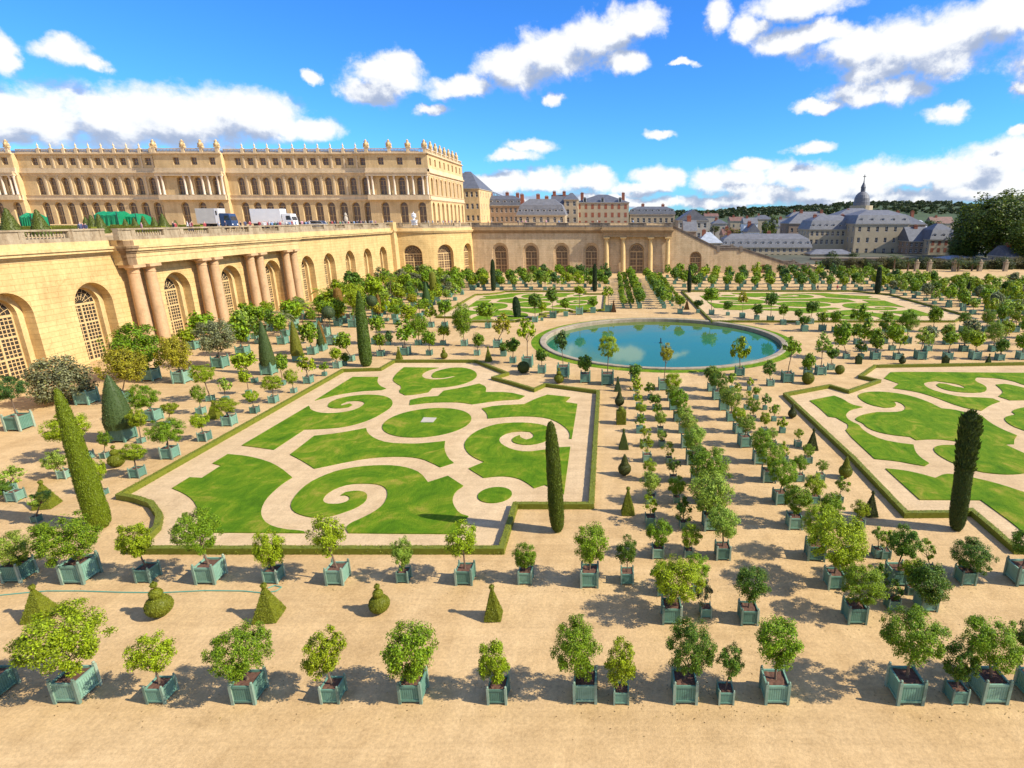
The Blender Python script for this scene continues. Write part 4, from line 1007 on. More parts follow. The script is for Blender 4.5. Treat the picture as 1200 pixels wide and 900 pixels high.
def balustrade(mapf, s0, s1, zb, zt, sec, parent, wall='stone_grey', sub=1, every=.42):
    """parapet: base course, rail, solid panels and runs of balusters; sec = list of (a, b) openwork runs"""
    b = MB()
    def bx(a, c, d0, d1, z0, z1):
        k = max(1, int((c-a)/3)) if sub > 1 else 1
        for i in range(k): 
            p, q = a+(c-a)*i/k, a+(c-a)*(i+1)/k
            b.box(p, q, d0, d1, z0, z1, lambda s, d, z: mapf(s, z, d))
    cur = s0
    for a, c in sorted(sec)+[(s1, s1)]:
        if a > cur: bx(cur, a, -.10, .55, zb+.45, zt-.2); 
        if a > cur+1: bx(cur+.05, cur+.75, -.17, .60, zb+.451, zt-.201); bx(a-.75, a-.05, -.17, .60, zb+.451, zt-.201)
        cur = c
    bx(s0, s1, -.16, .62, zb, zb+.45); bx(s0, s1, -.24, .68, zt-.2, zt)
    o = b.build('parapet', M[wall], parent)
    for a, c in sec:
        p = MB(); n = 0
        k = int((c-a)/every)
        for i in range(k):
            s = a + (c-a)*(i+.5)/k; hh = (zt-.2-zb-.45)/.8
            q = mapf(s, zb+.45, .22); p.lathe([(r_*1.05, z*hh) for r_, z in BAL], 7, q, cap=False); n += 1
        if n: p.build('balusters', M[wall], parent, smooth=True)
def strip(mapf, s0, s1, d0, d1, z0, z1, mb, sub=1):
    for i in range(sub):
        p, q = s0+(s1-s0)*i/sub, s0+(s1-s0)*(i+1)/sub
        mb.box(p, q, d0, d1, z0, z1, lambda s, d, z: mapf(s, z, d))
def column_mesh(h, r):
    b = MB(); b.box(-r*1.45, r*1.45, -r*1.45, r*1.45, 0, .35)
    pr = [(r*1.35,.35),(r*1.4,.5),(r*1.3,.65),(r*1.08,.72),(r*1.06,.85),(r,1.0)]
    for i in range(1, 8): t = i/8; pr.append((r*(1-.16*t**1.6), 1.0+(h-2.3)*t))
    pr += [(r*.84,h-1.15),(r*.92,h-1.1),(r*.92,h-1.0),(r*.84,h-.97),(r*.84,h-.72),(r*1.0,h-.6),(r*1.15,h-.38)]
    b.lathe(pr, 24); b.box(-r*1.3, r*1.3, -r*1.3, r*1.3, h-.38, h)
    return b.mesh('column', M['column'], False)
ZC, ZT = 14.0, 16.75
# -------- central gallery, facing +X
gal = thing('gallery_building', 'long sunlit golden limestone gallery with deep arches and column pairs at left', 'gallery', (-66,110,0))
def inv(o): return o.matrix_basis.inverted()
XW = -66.0
gmap = lambda s, z, d: (XW - d + 66, s - 110, z)          # local to the thing
ARC = [(.615,.0),(.778,0),(.941,0),(1.104,0),(1.326,1),(1.52,1),(1.713,1),(1.917,0),(2.068,0),(2.237,0),(2.402,0),(2.568,0)]
ARC = [a*66 for a, _ in ARC]
b = MB(); edges = [30] + [(p+q)/2 for p, q in zip(ARC, ARC[1:])] + [178.2]
for i, c in enumerate(ARC): bay(b, gmap, edges[i], edges[i+1], 0, 13.2, c-2.75, c+2.75, 0, 7.45, 2.0, 16)
b.build('wall', M['stone'], gal)
wm = window_meshes(4.3, 10, 7.45, rows=(.36,.68), fr=.14)
for c in ARC: put_window(wm, gal, (-1.85, c-110, 0), math.pi/2)
# stepped inner jambs
for c in ARC:                                     # stepped inner arch in each opening
    b = MB(); bay(b, lambda s, z, d: gmap(s, z, d+1.25), c-2.74, c+2.74, 0, (lambda c: lambda s: 7.45+math.sqrt(max(0, 2.74**2-(s-c)**2)))(c), c-2.1, c+2.1, 0, 7.45, .68, 14, sub=3)
    b.build('inner_arch', M['stone_plain'], gal)
b = MB()
strip(gmap, 30, 178.2, -.05, 1.0, 13.2, 13.55, b); strip(gmap, 30, 178.2, -.35, 1, 13.55, 13.85, b); strip(gmap, 30, 178.2, -.75, 1, 13.85, 14.2, b); strip(gmap, 30, 178.2, -.95, 1, 14.2, 14.5, b); strip(gmap, 30, 178.2, -.30, 1, 14.5, 15.25, b)
strip(gmap, 77.2, 120.3, -1.9, -.06, 12.0, 13.0, b); strip(gmap, 77.1, 120.4, -1.98, -.06, 13.0, 13.56, b); strip(gmap, 76.9, 120.6, -2.15, -.36, 13.56, 13.86, b); strip(gmap, 76.7, 120.8, -2.45, -.76, 13.86, 14.21, b); strip(gmap, 76.6, 120.9, -2.6, -.96, 14.21, 14.51, b); strip(gmap, 77.0, 120.5, -2.0, -.31, 14.51, 15.26, b)
b.build('cornice', M['stone_plain'], gal)
b = MB(); strip(gmap, 176.6, 179.4, -1.1, 1.5, 0, 14.2, b); strip(gmap, 176.3, 179.7, -1.4, 1.5, 14.2, 14.75, b); strip(gmap, 176.6, 179.4, -1.1, 1.5, 14.75, 16.9, b); b.build('corner_pilaster', M['stone_plain'], gal)
b = MB(); strip(gmap, 30, 178, .95, 3.4, 14.2, 15.75, b); b.build('roof_edge', M['stone_grey'], gal)
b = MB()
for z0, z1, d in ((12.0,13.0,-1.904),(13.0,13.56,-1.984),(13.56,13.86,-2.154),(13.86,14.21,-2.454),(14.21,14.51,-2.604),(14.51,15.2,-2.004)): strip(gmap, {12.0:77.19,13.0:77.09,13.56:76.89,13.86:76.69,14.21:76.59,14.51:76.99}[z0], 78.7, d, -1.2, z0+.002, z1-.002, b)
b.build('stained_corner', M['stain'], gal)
CM = column_mesh(12.0, .80)
for p in (79.9, 93.3, 105.9, 117.6):
    for dy in (-1.42, 1.42): link('column', CM, gal, (1.25, p+dy-110, 0))
sec = []
y = 34.0
while y < 176: sec.append((y, min(177, y+5.3))); y += 10.7
balustrade(lambda s, z, d: gmap(s, z, d-.1), 30, 76.6, 15.25, ZT, [q for q in sec if q[1] < 76], gal)
balustrade(lambda s, z, d: gmap(s, z, d-1.8), 76.6, 120.9, 15.26, ZT, [(79.5,84.5),(88.5,94),(98,104.5),(108.5,114)], gal)
balustrade(lambda s, z, d: gmap(s, z, d-.1), 120.9, 176.6, 15.25, ZT, [q for q in sec if q[0] > 121], gal)
# -------- rounded corner
RC, RR = (-65.7, 198.5), 19.2
rot = thing('corner_rotunda', 'rounded limestone corner pavilion with three tall arches between the two galleries', 'pavilion', (RC[0], RC[1], 0))
rmap = lambda s, z, d: ((RR-d)*math.sin(s/RR), -(RR-d)*math.cos(s/RR), z)
s1 = RR*math.pi/2; b = MB(); cs = [RR*math.radians(a) for a in (14.5, 45, 75.5)]
ed = [0, (cs[0]+cs[1])/2, (cs[1]+cs[2])/2, s1]
for i, c in enumerate(cs): bay(b, rmap, ed[i], ed[i+1], 0, 13.2, c-2.75, c+2.75, 0, 7.4, 1.6, 16, sub=4)
b.build('wall', M['stone'], rot)
wm2 = window_meshes(5.5, 10, 7.4, rows=(.36,.68), wood='wood', glass='glass_brown', muntin=True, mx=3, my=3)
for c in cs:
    a = c/RR; put_window(wm2, rot, ((RR-1.45)*math.sin(a), -(RR-1.45)*math.cos(a), 0), a)
b = MB()
for z0, z1, d in ((13.2,13.55,-.05),(13.55,13.85,-.3),(13.85,14.2,-.6),(14.2,14.5,-.8),(14.5,15.2,-.2)): strip(rmap, 0, s1, d, 1.0, z0, z1, b, 22)
b.build('cornice', M['stone_plain'], rot)
balustrade(rmap, 0, s1, 15.2, ZT, [(2.5,7.5),(11,19),(22,28)], rot, sub=8)
b = MB(); b.poly([(0,0,15.78)] + [((RR-.6)*math.sin(math.radians(a)), -(RR-.6)*math.cos(math.radians(a)), 15.78) for a in range(0, 91, 5)]); b.build('roof_terrace', M['stone_grey'], rot)
# -------- far gallery with the great stair, facing the camera
YW = 198.0
far = thing('gallery_building', 'far limestone gallery with four arches, a columned portal and a great sloping stair', 'gallery', (0, YW, 0))
fmap = lambda s, z, d: (s, d, z)
b = MB(); xs = [-37.3, -26.9, -16.5, -6.4]
bay(b, fmap, -46.5, -42.6, 0, 13.2)
ed = [-42.6, -32.1, -21.7, -11.4, -1.9]
for i, c in enumerate(xs): bay(b, fmap, ed[i], ed[i+1], 0, 13.2, c-2.7, c+2.7, 0, 7.4, .9, 14)
bay(b, fmap, -1.9, 20.2, 0, 13.2, 6.4, 11.6, 0, 7.3, .7, 14, sub=2)
def stairtop(s):
    pts = [(20,16.4),(36.5,8.6),(44.5,8.6),(62,3.2),(67.5,3.2),(74,.4)]
    for (p, a), (q, c) in zip(pts, pts[1:]):
        if p <= s <= q: return a + (c-a)*(s-p)/(q-p)
    return 16.4 if s < 20 else .4
st = lambda s: stairtop(s) - 1.0
b2 = MB(); bay(b2, fmap, 20.2, 24, 0, st, sub=2); bay(b2, fmap, 24, 36.5, 0, st, 27.1, 31.1, 0, 5.3, .9, 14, sub=3); bay(b2, fmap, 36.5, 44.5, 0, st, sub=2); bay(b2, fmap, 44.5, 62, 0, st, 50.6, 54.6, -.4, .9, .9, 12, sub=4); bay(b2, fmap, 62, 74, 0, st, sub=3)
b.build('wall', M['stone_far'], far); b2.build('stair_wall', M['stone_far'], far)
wm3 = window_meshes(4.2, 9, 7.2, rows=(.36,.68), wood='wood_brown', glass='glass_brown', mx=2, my=2)
for c in xs: put_window(wm3, far, (c, .8, 0))
for c in xs:
    b = MB(); bay(b, lambda s, z, d: fmap(s, z, d+.55), c-2.69, c+2.69, 0, (lambda c: lambda s: 7.4+math.sqrt(max(0, 2.69**2-(s-c)**2)))(c), c-2.05, c+2.05, 0, 7.3, .3, 14, sub=3)
    b.build('arch_surround', M['stone_far'], far)
dm = window_meshes(5.0, 9, 7.2, rows=(.33,.66), wood='wood_brown', glass='glass_brown', mx=2, my=2, fr=.24)
put_window(dm, far, (9.0, .62, 0), name='door')
wm4 = window_meshes(3.8, 7, 5.2, rows=(.36,.68), wood='wood_brown', glass='glass_brown', mx=2, my=2); put_window(wm4, far, (29.1, .8, 0))
wm5 = window_meshes(3.8, 2.5, .8, rows=(), wood='wood_brown', glass='glass_brown', muntin=False); put_window(wm5, far, (52.6, .8, .05))
b = MB()
for z0, z1, d in ((13.2,13.55,-.06),(13.55,13.85,-.3),(13.85,14.2,-.6),(14.2,14.5,-.8),(14.5,15.2,-.25)): strip(fmap, -46.5, 20.2, d, 1.0, z0, z1, b)
for z0, z1, d, e in ((12.0,13.0,-1.9,0),(13.0,13.56,-2.05,.1),(13.56,13.86,-2.3,.3),(13.86,14.21,-2.6,.5),(14.21,14.51,-2.8,.6),(14.51,15.21,-2.2,.2)): strip(fmap, -2.6-e, 20.6+e, d, -.05, z0, z1, b)
b.build('cornice', M['stone_far'], far)
CMF = column_mesh(12.0, .8); CMF.materials[0] = M['stone_plain']
for x in (-1.2, 4.4, 13.6, 19.4): link('column', CMF, far, (x, -1.1, 0))
balustrade(fmap, -46.3, -2.6, 15.2, ZT-.1, [(-44,-40),(-36,-29),(-25,-18),(-14,-7)], far, 'stone_dark')
balustrade(lambda s, z, d: fmap(s, z, d-2.0), -2.6, 20.4, 15.21, ZT-.1, [(0,6),(12,18)], far, 'stone_dark')
for d0, d1 in ((-.08,.6),(15.0,15.7)):            # two sloping parapets of the stair
    b = MB(); s = 20.4
    while s < 73.6:
        q = min(74, s+1.2); za, zc = stairtop(s), stairtop(q)
        for (u0, u1, lo, hi) in ((d0, d1, 1.02, .25), (d0-.12, d1+.12, .25, 0)):
            n = len(b.v); b.v += [(s,u0,za-lo),(q,u0,zc-lo),(q,u1,zc-lo),(s,u1,za-lo),(s,u0,za-hi),(q,u0,zc-hi),(q,u1,zc-hi),(s,u1,za-hi)]
            b.f += [(n+3,n+2,n+1,n),(n+4,n+5,n+6,n+7),(n,n+1,n+5,n+4),(n+1,n+2,n+6,n+5),(n+2,n+3,n+7,n+6),(n+3,n,n+4,n+7)]
        s = q
    for x in (20.6, 36.6, 44.4, 62, 67.4): b.box(x-.5, x+.5, d0-.13, d0+.85, stairtop(x)-1.6, stairtop(x)+.35)
    b.build('stair_parapet', M['stone_dark'], far)
b = MB(); s = 20.0
while s < 74: 
    b.box(s, s+.5, 1.6, 15.0, -.5, max(.05, stairtop(s+.25)-1.25)); s += .5
b.build('steps', M['stone_grey'], far)
b = MB(); b.box(-46.5, 20, .95, 3.2, 14.5, 15.75); b.build('roof_edge', M['stone_grey'], far)
# -------- upper terrace
b = MB(); b.box(-700,-69.3,20,640,-1,15.8); tag(b.build('terrace', M['gravel']), kind='structure')
b = MB(); b.box(-69.28,20.0,213.5,330,-1,15.79); b.box(-46.4,19.99,201.2,213.49,-1,15.785); tag(b.build('upper_forecourt', M['gravel']), kind='structure')
# ------------------------------------------------------------------ palace south wing
PYF = 240.0; ZG = 15.25
pal = thing('palace', 'long honey-coloured stone palace wing with three storeys, columns and rooftop statues', 'palace', (-160, PYF, ZG))
PXF = lambda u: (u-715)*.3401
def pz(z): return z-ZG
pmap = lambda s, z, d: (s+160, d, z-ZG)
def pmapo(o): return lambda s, z, d: (s+160, d-o, z-ZG)
Z_G, Z_B0, Z_B1, Z_1t, Z_C0, Z_C1, Z_At, Z_T = 24.3, 25.2, 27.0, 33.7, 35.2, 37.1, 42.3, 44.2
secs = []                                         # (x0, x1, window centres, projection, pavilion?)
def centers(us): return [PXF(u) for u in us]
pv = [(PXF(436)-0.9, -71.4, centers([451,472.8,494.3]), 2.0), (PXF(193)-.9, PXF(268), centers([203,215+1,236.5,257.5][1:]), 2.0), (PXF(-60), PXF(28), centers([-45,-24,-2,19]), 2.0)]
wing = [(PXF(268), PXF(436)-.9, centers([283+14.55*i for i in range(11)])), (PXF(28), PXF(193)-.9, centers([47.5-14.55+14.62*i for i in range(11)][1:]+[193.5-3.5]))]
wl = MB(); uparts = []; gw, tw, aw = [], [], []
def storey(b, mp, x0, x1, cs, w_):
    ed = [x0] + [(p+q)/2 for p, q in zip(cs, cs[1:])] + [x1]
    for i, c in enumerate(cs):
        bay(b, mp, ed[i], ed[i+1], ZG-.3, Z_B0, c-w_*.62, c+w_*.62, ZG, Z_G-w_*.62, 1.0, 8)
        bay(b, mp, ed[i], ed[i+1], Z_B0, Z_C0, c-w_*.52, c+w_*.52, Z_B1+.1, Z_1t-w_*.52, .9, 8)
        bay(b, mp, ed[i], ed[i+1], Z_C0, Z_T-1.6, c-w_*.46, c+w_*.46, 38.2, 40.9, .7, 1, arch=False)
for x0, x1, cs, pj in pv:
    storey(wl, pmapo(pj), x0, x1, cs, 2.5)
    for xx in ((x0, x1) if x1 < -72 else (x0,)):
        for z0, z1 in ((ZG-.3, Z_T-1.6),):
            n = len(wl.v); wl.v += [pmapo(pj)(xx,z0,0), pmapo(pj)(xx,z0,pj), pmapo(pj)(xx,z1,pj), pmapo(pj)(xx,z1,0)]; wl.uv += [(0,z0),(pj,z0),(pj,z1),(0,z1)]; wl.f.append((n,n+1,n+2,n+3))
    gw += [(c, pj) for c in cs]; 
for x0, x1, cs in wing: storey(wl, pmap, x0, x1, cs, 2.5); gw += [(c, 0) for c in cs]
# the end facade towards +X
emap = lambda s, z, d: (-71.4+160-d, s-PYF, z-ZG)
ecs = [240+1.5+6.6*i for i in range(8)]
ed = [238.0] + [(p+q)/2 for p, q in zip(ecs, ecs[1:])] + [292]
for i, c in enumerate(ecs):
    bay(wl, emap, ed[i], ed[i+1], ZG-.3, Z_B0, c-1.5, c+1.5, ZG, Z_G-1.5, 1.0, 8)
    bay(wl, emap, ed[i], ed[i+1], Z_B0, Z_C0, c-1.3, c+1.3, Z_B1+.1, Z_1t-1.3, .9, 8)
    bay(wl, emap, ed[i], ed[i+1], Z_C0, Z_T-1.6, c-1.1, c+1.1, 38.2, 40.9, .7, 1, arch=False)
wl.build('wall', M['palace'], pal)
wG = window_meshes(3.1, 8, Z_G-ZG-1.55, rows=(.5,), muntin=False, wood='wood', glass='glass_brown', fr=.10)
wT = window_meshes(2.6, 6, Z_1t-1.3-Z_B1-.1, rows=(.33,.66), muntin=False, wood='wood_brown', glass='glass_brown', fr=.10)
wA = window_meshes(2.3, 2.7, 2.7, False, rows=(.5,), muntin=False, wood='wood_brown', glass='glass_brown', fr=.09)
for c, pj in gw:
    put_window(wG, pal, (c+160, .9-pj, 0), 0, 'arched_window'); put_window(wT, pal, (c+160, .8-pj, Z_B1+.1-ZG), 0, 'tall_window'); put_window(wA, pal, (c+160, .6-pj, 38.2-ZG), 0, 'attic_window')
for c in ecs:
    put_window(wG, pal, (88.6-.9, c-PYF, 0), math.pi/2, 'arched_window'); put_window(wT, pal, (88.6-.8, c-PYF, Z_B1+.1-ZG), math.pi/2, 'tall_window'); put_window(wA, pal, (88.6-.6, c-PYF, 38.2-ZG), math.pi/2, 'attic_window')
tr = MB()
def bands(mp, x0, x1, e=0.0):
    for z0, z1, d in ((Z_B0-.35,Z_B0,-.25),(Z_B0,Z_B0+.35,-.55),(Z_B0+.35,Z_B1-.15,-.2),(Z_B1-.15,Z_B1,-.45),(Z_C0-.9,Z_C0-.3,-.15),(Z_C0-.3,Z_C0,-.4),(Z_C0,Z_C0+.4,-.8),(Z_C0+.4,Z_C1-.5,-.3),(Z_C1-.5,Z_C1,-.2),(Z_T-2.2,Z_T-1.9,-.3),(Z_T-1.9,Z_T-1.6,-.65)):
        strip(mp, x0-e, x1+e, d, .3, z0, z1, tr)
for x0, x1, cs, pj in pv: bands(pmapo(pj), x0-.3, x1+.3)
for x0, x1, cs in wing: bands(pmap, x0, x1)
bands(emap, 237.7, 292)
tr.build('cornice', M['palace_trim'], pal)
bl = MB()
def roofbal(mp, x0, x1, ped):
    strip(mp, x0, x1, -.1, .5, Z_T-1.6, Z_T-1.25, bl); strip(mp, x0, x1, -.15, .55, Z_T-.25, Z_T, bl)
    k = int((x1-x0)/.55)
    for i in range(k):
        s = x0 + (x1-x0)*(i+.5)/k; strip(mp, s-.09, s+.09, .08, .30, Z_T-1.25, Z_T-.25, bl)
    for s in ped: strip(mp, s-.55, s+.55, -.3, .7, Z_T-1.601, Z_T+.25, bl)
def trophy(seed):
    rr = random.Random(seed); b = MB(); b.box(-1.0,1.0,-.6,.6,0,.7)
    b.lathe([(.7,.7),(.85,1.2),(.6,1.9),(.35,2.3),(.45,2.6),(.3,3.0),(.02,3.2)], 9)
    for _ in range(9): 
        a = rr.uniform(-1.2,1.2); b.tube([(0,rr.uniform(-.3,.3),.8),(math.sin(a)*1.5,rr.uniform(-.4,.4),.9+math.cos(a)*2.0)], [.16,.05], 5)
    for sx in (-.7,.7): b.sphere((sx,0,1.2), .5, 8, 6, 1.3)
    b.v = [(x*1.0, y*1.0, z*.95) for x, y, z in b.v]; return b.mesh('trophy', M['palace'])
TRO = [trophy(i) for i in range(3)]
ub = MB(); ub.lathe([(.3,0),(.3,.3),(.14,.4),(.34,.9),(.36,1.2),(.15,1.45),(.1,1.6),(.03,2.1)], 8); URN = ub.mesh('urn', M['palace_trim'], True)
for x0, x1, cs, pj in pv:
    ed = sorted([x0+.9] + [(p+q)/2 for p, q in zip(cs, cs[1:])] + [x1-.9])
    roofbal(pmapo(pj), x0, x1, ed)
    for i, s in enumerate(ed): link('trophy', TRO[i % 3], pal, (s+160, .2-pj, Z_T+.25-ZG), R.uniform(-.2,.2))
for x0, x1, cs in wing:
    ed = [(p+q)/2 for p, q in zip(cs, cs[1:])]; roofbal(pmap, x0, x1, ed)
    for s in ed: link('urn', URN, pal, (s+160, .2, Z_T+.25-ZG))
roofbal(emap, 238, 292, [244+6.6*i for i in range(7)])
for i in range(7): link('trophy', TRO[i % 3], pal, (88.4, 244+6.6*i-PYF, Z_T+.25-ZG), math.pi/2)
bl.build('roof_balustrade', M['palace_trim'], pal)
pc = MB(); pc.lathe([(.5,0),(.5,.25),(.40,.4),(.40,3.0),(.34,6.3),(.5,6.6),(.52,7.0)], 12); PCM = pc.mesh('column', M['white'], True); PCM.materials[0] = simple('pale_marble', (.68,.56,.42), .6, .1, 1)
pb_ = MB(); pb_.box(-.34,.34,-.28,.05,0,6.6); pb_.box(-.46,.46,-.36,.05,6.6,7.15); pb_.box(-.42,.42,-.34,.05,0,.3); PIL = pb_.mesh('pilaster', M['palace_trim'])
for x0, x1, cs, pj in pv:
    ed = [x0+1.1] + [(p+q)/2 for p, q in zip(cs, cs[1:])] + [x1-1.1]
    strip(pmapo(pj), x0, x1, -1.3, -.46, Z_C0, Z_C0+.9, uparts) if False else None
    for s in ed:
        for q in (-1.15, 1.15):
            if x0+.3 < s+q < x1-.3 or True:
                xx = min(max(s+q, x0+.6), x1-.6); link('column', PCM, pal, (xx+160, -pj-.75, Z_B1-ZG))
    e = MB(); strip(pmapo(pj), x0, x1, -1.35, -.2, Z_C0-1.15, Z_C0-.05, e); strip(pmapo(pj), x0-.1, x1+.1, -1.6, -.82, Z_C0-.04, Z_C0+.42, e); strip(pmapo(pj), x0, x1, -1.35, -.56, Z_B0-.1, Z_B1-.16, e); e.build('portico_entablature', M['palace_trim'], pal)
for x0, x1, cs in wing:
    for p, q in zip(cs, cs[1:]):
        m_ = (p+q)/2
        link('pilaster', PIL, pal, (m_+160, 0, Z_B1-ZG)).scale = (1,1,.98)
        link('attic_pilaster', PIL, pal, (m_+160, 0, Z_C1-ZG)).scale = (.9,.8,.62)
for i in range(7):
    for q in (-.8,.8): link('pilaster', PIL, pal, (88.6, 244.8+6.6*i+q-PYF, Z_B1-ZG), math.pi/2).scale = (1,1,.98)
b = MB(); b.v = [pmap(*p) for p in [(-262,Z_T-1.7,1),(-72.4,Z_T-1.7,1),(-72.4,Z_T-1.7,52),(-262,Z_T-1.7,52),(-260,Z_T+.4,9),(-79,Z_T+.4,9),(-79,Z_T+.4,44),(-260,Z_T+.4,44)]]
b.f = [(0,1,5,4),(1,2,6,5),(2,3,7,6),(3,0,4,7),(4,5,6,7)]; b.build('roof', M['slate'], pal)
# ------------------------------------------------------------------ houses of the town
def zat(v, Y): return W(PU, v, Y)[1]
def xat(u, v, Y): return W(u, v, Y)[0]
def house(label, u0, u1, v_e, v_r, Y, depth, z0, cols, rows, wall='cream', roof='slate', kind='hip', dorm=0, chim=(), shutters=None, cat='building', name='town_house', arch=False, group=None, side=4, wz=None, band=True):
    """front facade between photo columns u0 and u1 at distance Y; eaves and ridge at photo rows v_e and v_r"""
    X0, X1 = xat(u0, v_e, Y), xat(u1, v_e, Y); ze = zat(v_e, Y); zr = zat(v_r, Y+ (depth*.5 if kind == 'hip' else depth*.25))
    zr = max(zr, ze+1.0); cx = (X0+X1)/2
    root = thing(name, label, cat, (cx, Y, z0), 0, group)
    mp = lambda s, z, d: (s-cx, d, z-z0)
    b = MB(); fh = (ze-z0)/max(1, rows); bw = (X1-X0)/max(1, cols); wins = []
    zlo = z0
    if wz: zlo, fh = wz[0], (ze-wz[0])/rows
    if zlo > z0: bay(b, mp, X0, X1, z0, zlo)
    ww, wh = min(1.5, bw*.5), min(2.6, fh*.62)
    for r in range(rows):
        for c in range(cols):
            s0 = X0 + c*bw; zc = zlo + r*fh + (fh-wh)*.55; m_ = s0+bw/2
            bay(b, mp, s0, s0+bw, zlo+r*fh, zlo+(r+1)*fh, m_-ww/2, m_+ww/2, zc, zc+wh-(ww/2 if arch else 0), .3, 6, arch=arch); wins.append((m_, zc))
    for X, sg in ((X0, -1), (X1, 1)):
        n = max(1, side); dw = depth/n; m2 = (lambda X, sg: (lambda s, z, d: (X-cx-sg*d, s-Y, z-z0)))(X, sg)
        for r in range(rows):
            for c in range(n):
                a = Y+c*dw; zc = zlo+r*fh+(fh-wh)*.55
                bay(b, m2, a, a+dw, zlo+r*fh, zlo+(r+1)*fh, a+dw/2-ww/2, a+dw/2+ww/2, zc, zc+wh, .3, 1, arch=False)
        if zlo > z0: bay(b, m2, Y, Y+depth, z0, zlo)
    b.quad(mp(X1,z0,depth), mp(X0,z0,depth), mp(X0,ze,depth), mp(X1,ze,depth)); b.uv += [(0,0)]*4
    b.build('wall', M[wall], root)
    wm = window_meshes(ww, wh, wh-(ww/2 if arch else 0), arch, rows=(.5,), muntin=False, wood='white', glass='glass', fr=.05, depth=.08)
    for m_, zc in wins: put_window(wm, root, (m_-cx, .2, zc-z0))
    for X, sg in ((X0,-1),(X1,1)):
        n = max(1, side); dw = depth/n
        if (sg < 0) == (X0 > 0) or True:
            vis = (X1 < 0 and sg > 0) or (X0 > 0 and sg < 0)
            if vis:
                for r in range(rows):
                    for c in range(n):
                        zc = zlo+r*fh+(fh-wh)*.55; put_window(wm, root, (X-cx-sg*.2, (c+.5)*dw, zc-z0), sg*math.pi/2)
    if shutters:
        sb = MB(); sb.box(-ww*.26, ww*.26, -.07, -.01, 0, wh); sm = sb.mesh('shutter', M[shutters])
        for m_, zc in wins:
            for sg in (-1,1): link('shutter', sm, root, (m_-cx+sg*ww*.24, 0.02, zc-z0))
    if band:
        tb = MB(); tb.box(X0-cx-.35, X1-cx+.35, -.4, depth+.4, ze-z0-.25, ze-z0+.15); tb.build('eaves_cornice', M['cream_pale'], root)
    rb = MB(); e = .45; zb = ze-z0+.15; zt = zr-z0; x0, x1, y0, y1 = X0-cx-e, X1-cx+e, -e, depth+e
    if kind == 'hip': 
        i = min((x1-x0)*.42, depth*.5)
        rb.v = [(x0,y0,zb),(x1,y0,zb),(x1,y1,zb),(x0,y1,zb),(x0+i,(y0+y1)/2,zt),(x1-i,(y0+y1)/2,zt)]; rb.f = [(0,1,5,4),(1,2,5),(2,3,4,5),(3,0,4)]
    elif kind == 'gable':
        rb.v = [(x0,y0,zb),(x1,y0,zb),(x1,y1,zb),(x0,y1,zb),(x0,(y0+y1)/2,zt),(x1,(y0+y1)/2,zt)]; rb.f = [(0,1,5,4),(1,2,5),(2,3,4,5),(3,0,4)]
    elif kind == 'front_gable':
        xm = (x0+x1)/2; rb.v = [(x0,y0,zb),(x1,y0,zb),(x1,y1,zb),(x0,y1,zb),(xm,y0,zt),(xm,y1,zt)]; rb.f = [(1,2,5,4),(3,0,4,5),(0,1,4),(2,3,5)]
    else:                                          # mansard: steep lower slope and a flat-hipped top
        zm = zb+(zt-zb)*.62; i = (zm-zb)*.42; j = i+min((x1-x0)*.3, depth*.3)
        rb.v = [(x0,y0,zb),(x1,y0,zb),(x1,y1,zb),(x0,y1,zb),(x0+i,y0+i,zm),(x1-i,y0+i,zm),(x1-i,y1-i,zm),(x0+i,y1-i,zm),(x0+j,y0+j,zt),(x1-j,y0+j,zt),(x1-j,y1-j,zt),(x0+j,y1-j,zt)]
        rb.f = [(0,1,5,4),(1,2,6,5),(2,3,7,6),(3,0,4,7),(4,5,9,8),(5,6,10,9),(6,7,11,10),(7,4,8,11),(8,9,10,11)]
    ro = rb.build('roof', M[roof], root)
    if dorm:
        db = MB(); dw = min(1.5, (X1-X0)/dorm*.5); dh = min(2.2, (zt-zb)*.5); yy = .35
        db.box(-dw/2-.15, dw/2+.15, 0, 2.0, 0, dh); db.v += [(-dw/2-.3,-.15,dh),(dw/2+.3,-.15,dh),(0,-.15,dh+.55),(-dw/2-.3,2.3,dh),(dw/2+.3,2.3,dh),(0,2.3,dh+.55)]
        n = len(db.v)-6; db.f += [(n,n+1,n+2),(n+1,n+4,n+5,n+2),(n,n+2,n+5,n+3)]
        dm_ = db.mesh('dormer', M['slate_blue' if wall != 'brown_wall' else 'slate']); pn = MB(); pn.box(-dw/2, dw/2, -.05, .02, .2, dh-.15); pm = pn.mesh('window', M['glass'])
        fr_ = MB(); fr_.box(-dw/2-.16,-dw/2,-.09,.01,.1,dh); fr_.box(dw/2,dw/2+.16,-.09,.01,.1,dh); fr_.box(-dw/2-.16,dw/2+.16,-.09,.01,dh-.16,dh+.12); fm = fr_.mesh('frame', M['white'])
        for k in range(dorm):
            x = X0-cx+(X1-X0)*(k+.5)/dorm; d = link('dormer', dm_, ro, (x, yy, zb+.25)); link('window', pm, d); link('frame', fm, d)
    for (f_, h_) in chim:
        cbm = MB(); x = X0-cx+(X1-X0)*f_; cbm.box(x-.9, x+.9, depth*.42, depth*.42+1.3, zb, zt+h_); cbm.box(x-1.0, x+1.0, depth*.42-.1, depth*.42+1.4, zt+h_, zt+h_+.25)
        for q in (-.5, 0, .5): cbm.lathe([(.16,zt+h_+.25),(.13,zt+h_+.85)], 6, (x+q, depth*.42+.65, 0))
        cbm.build('chimney', M['brick'], ro)
    return root
house('brick and stone palace side wing with a tall slate mansard roof behind the palace corner', 520, 561, 221, 201, 305, 34, 15.2, 7, 3, 'palace', 'slate', 'hip', 0, ((.3,1.5),), name='palace_wing', side=5)
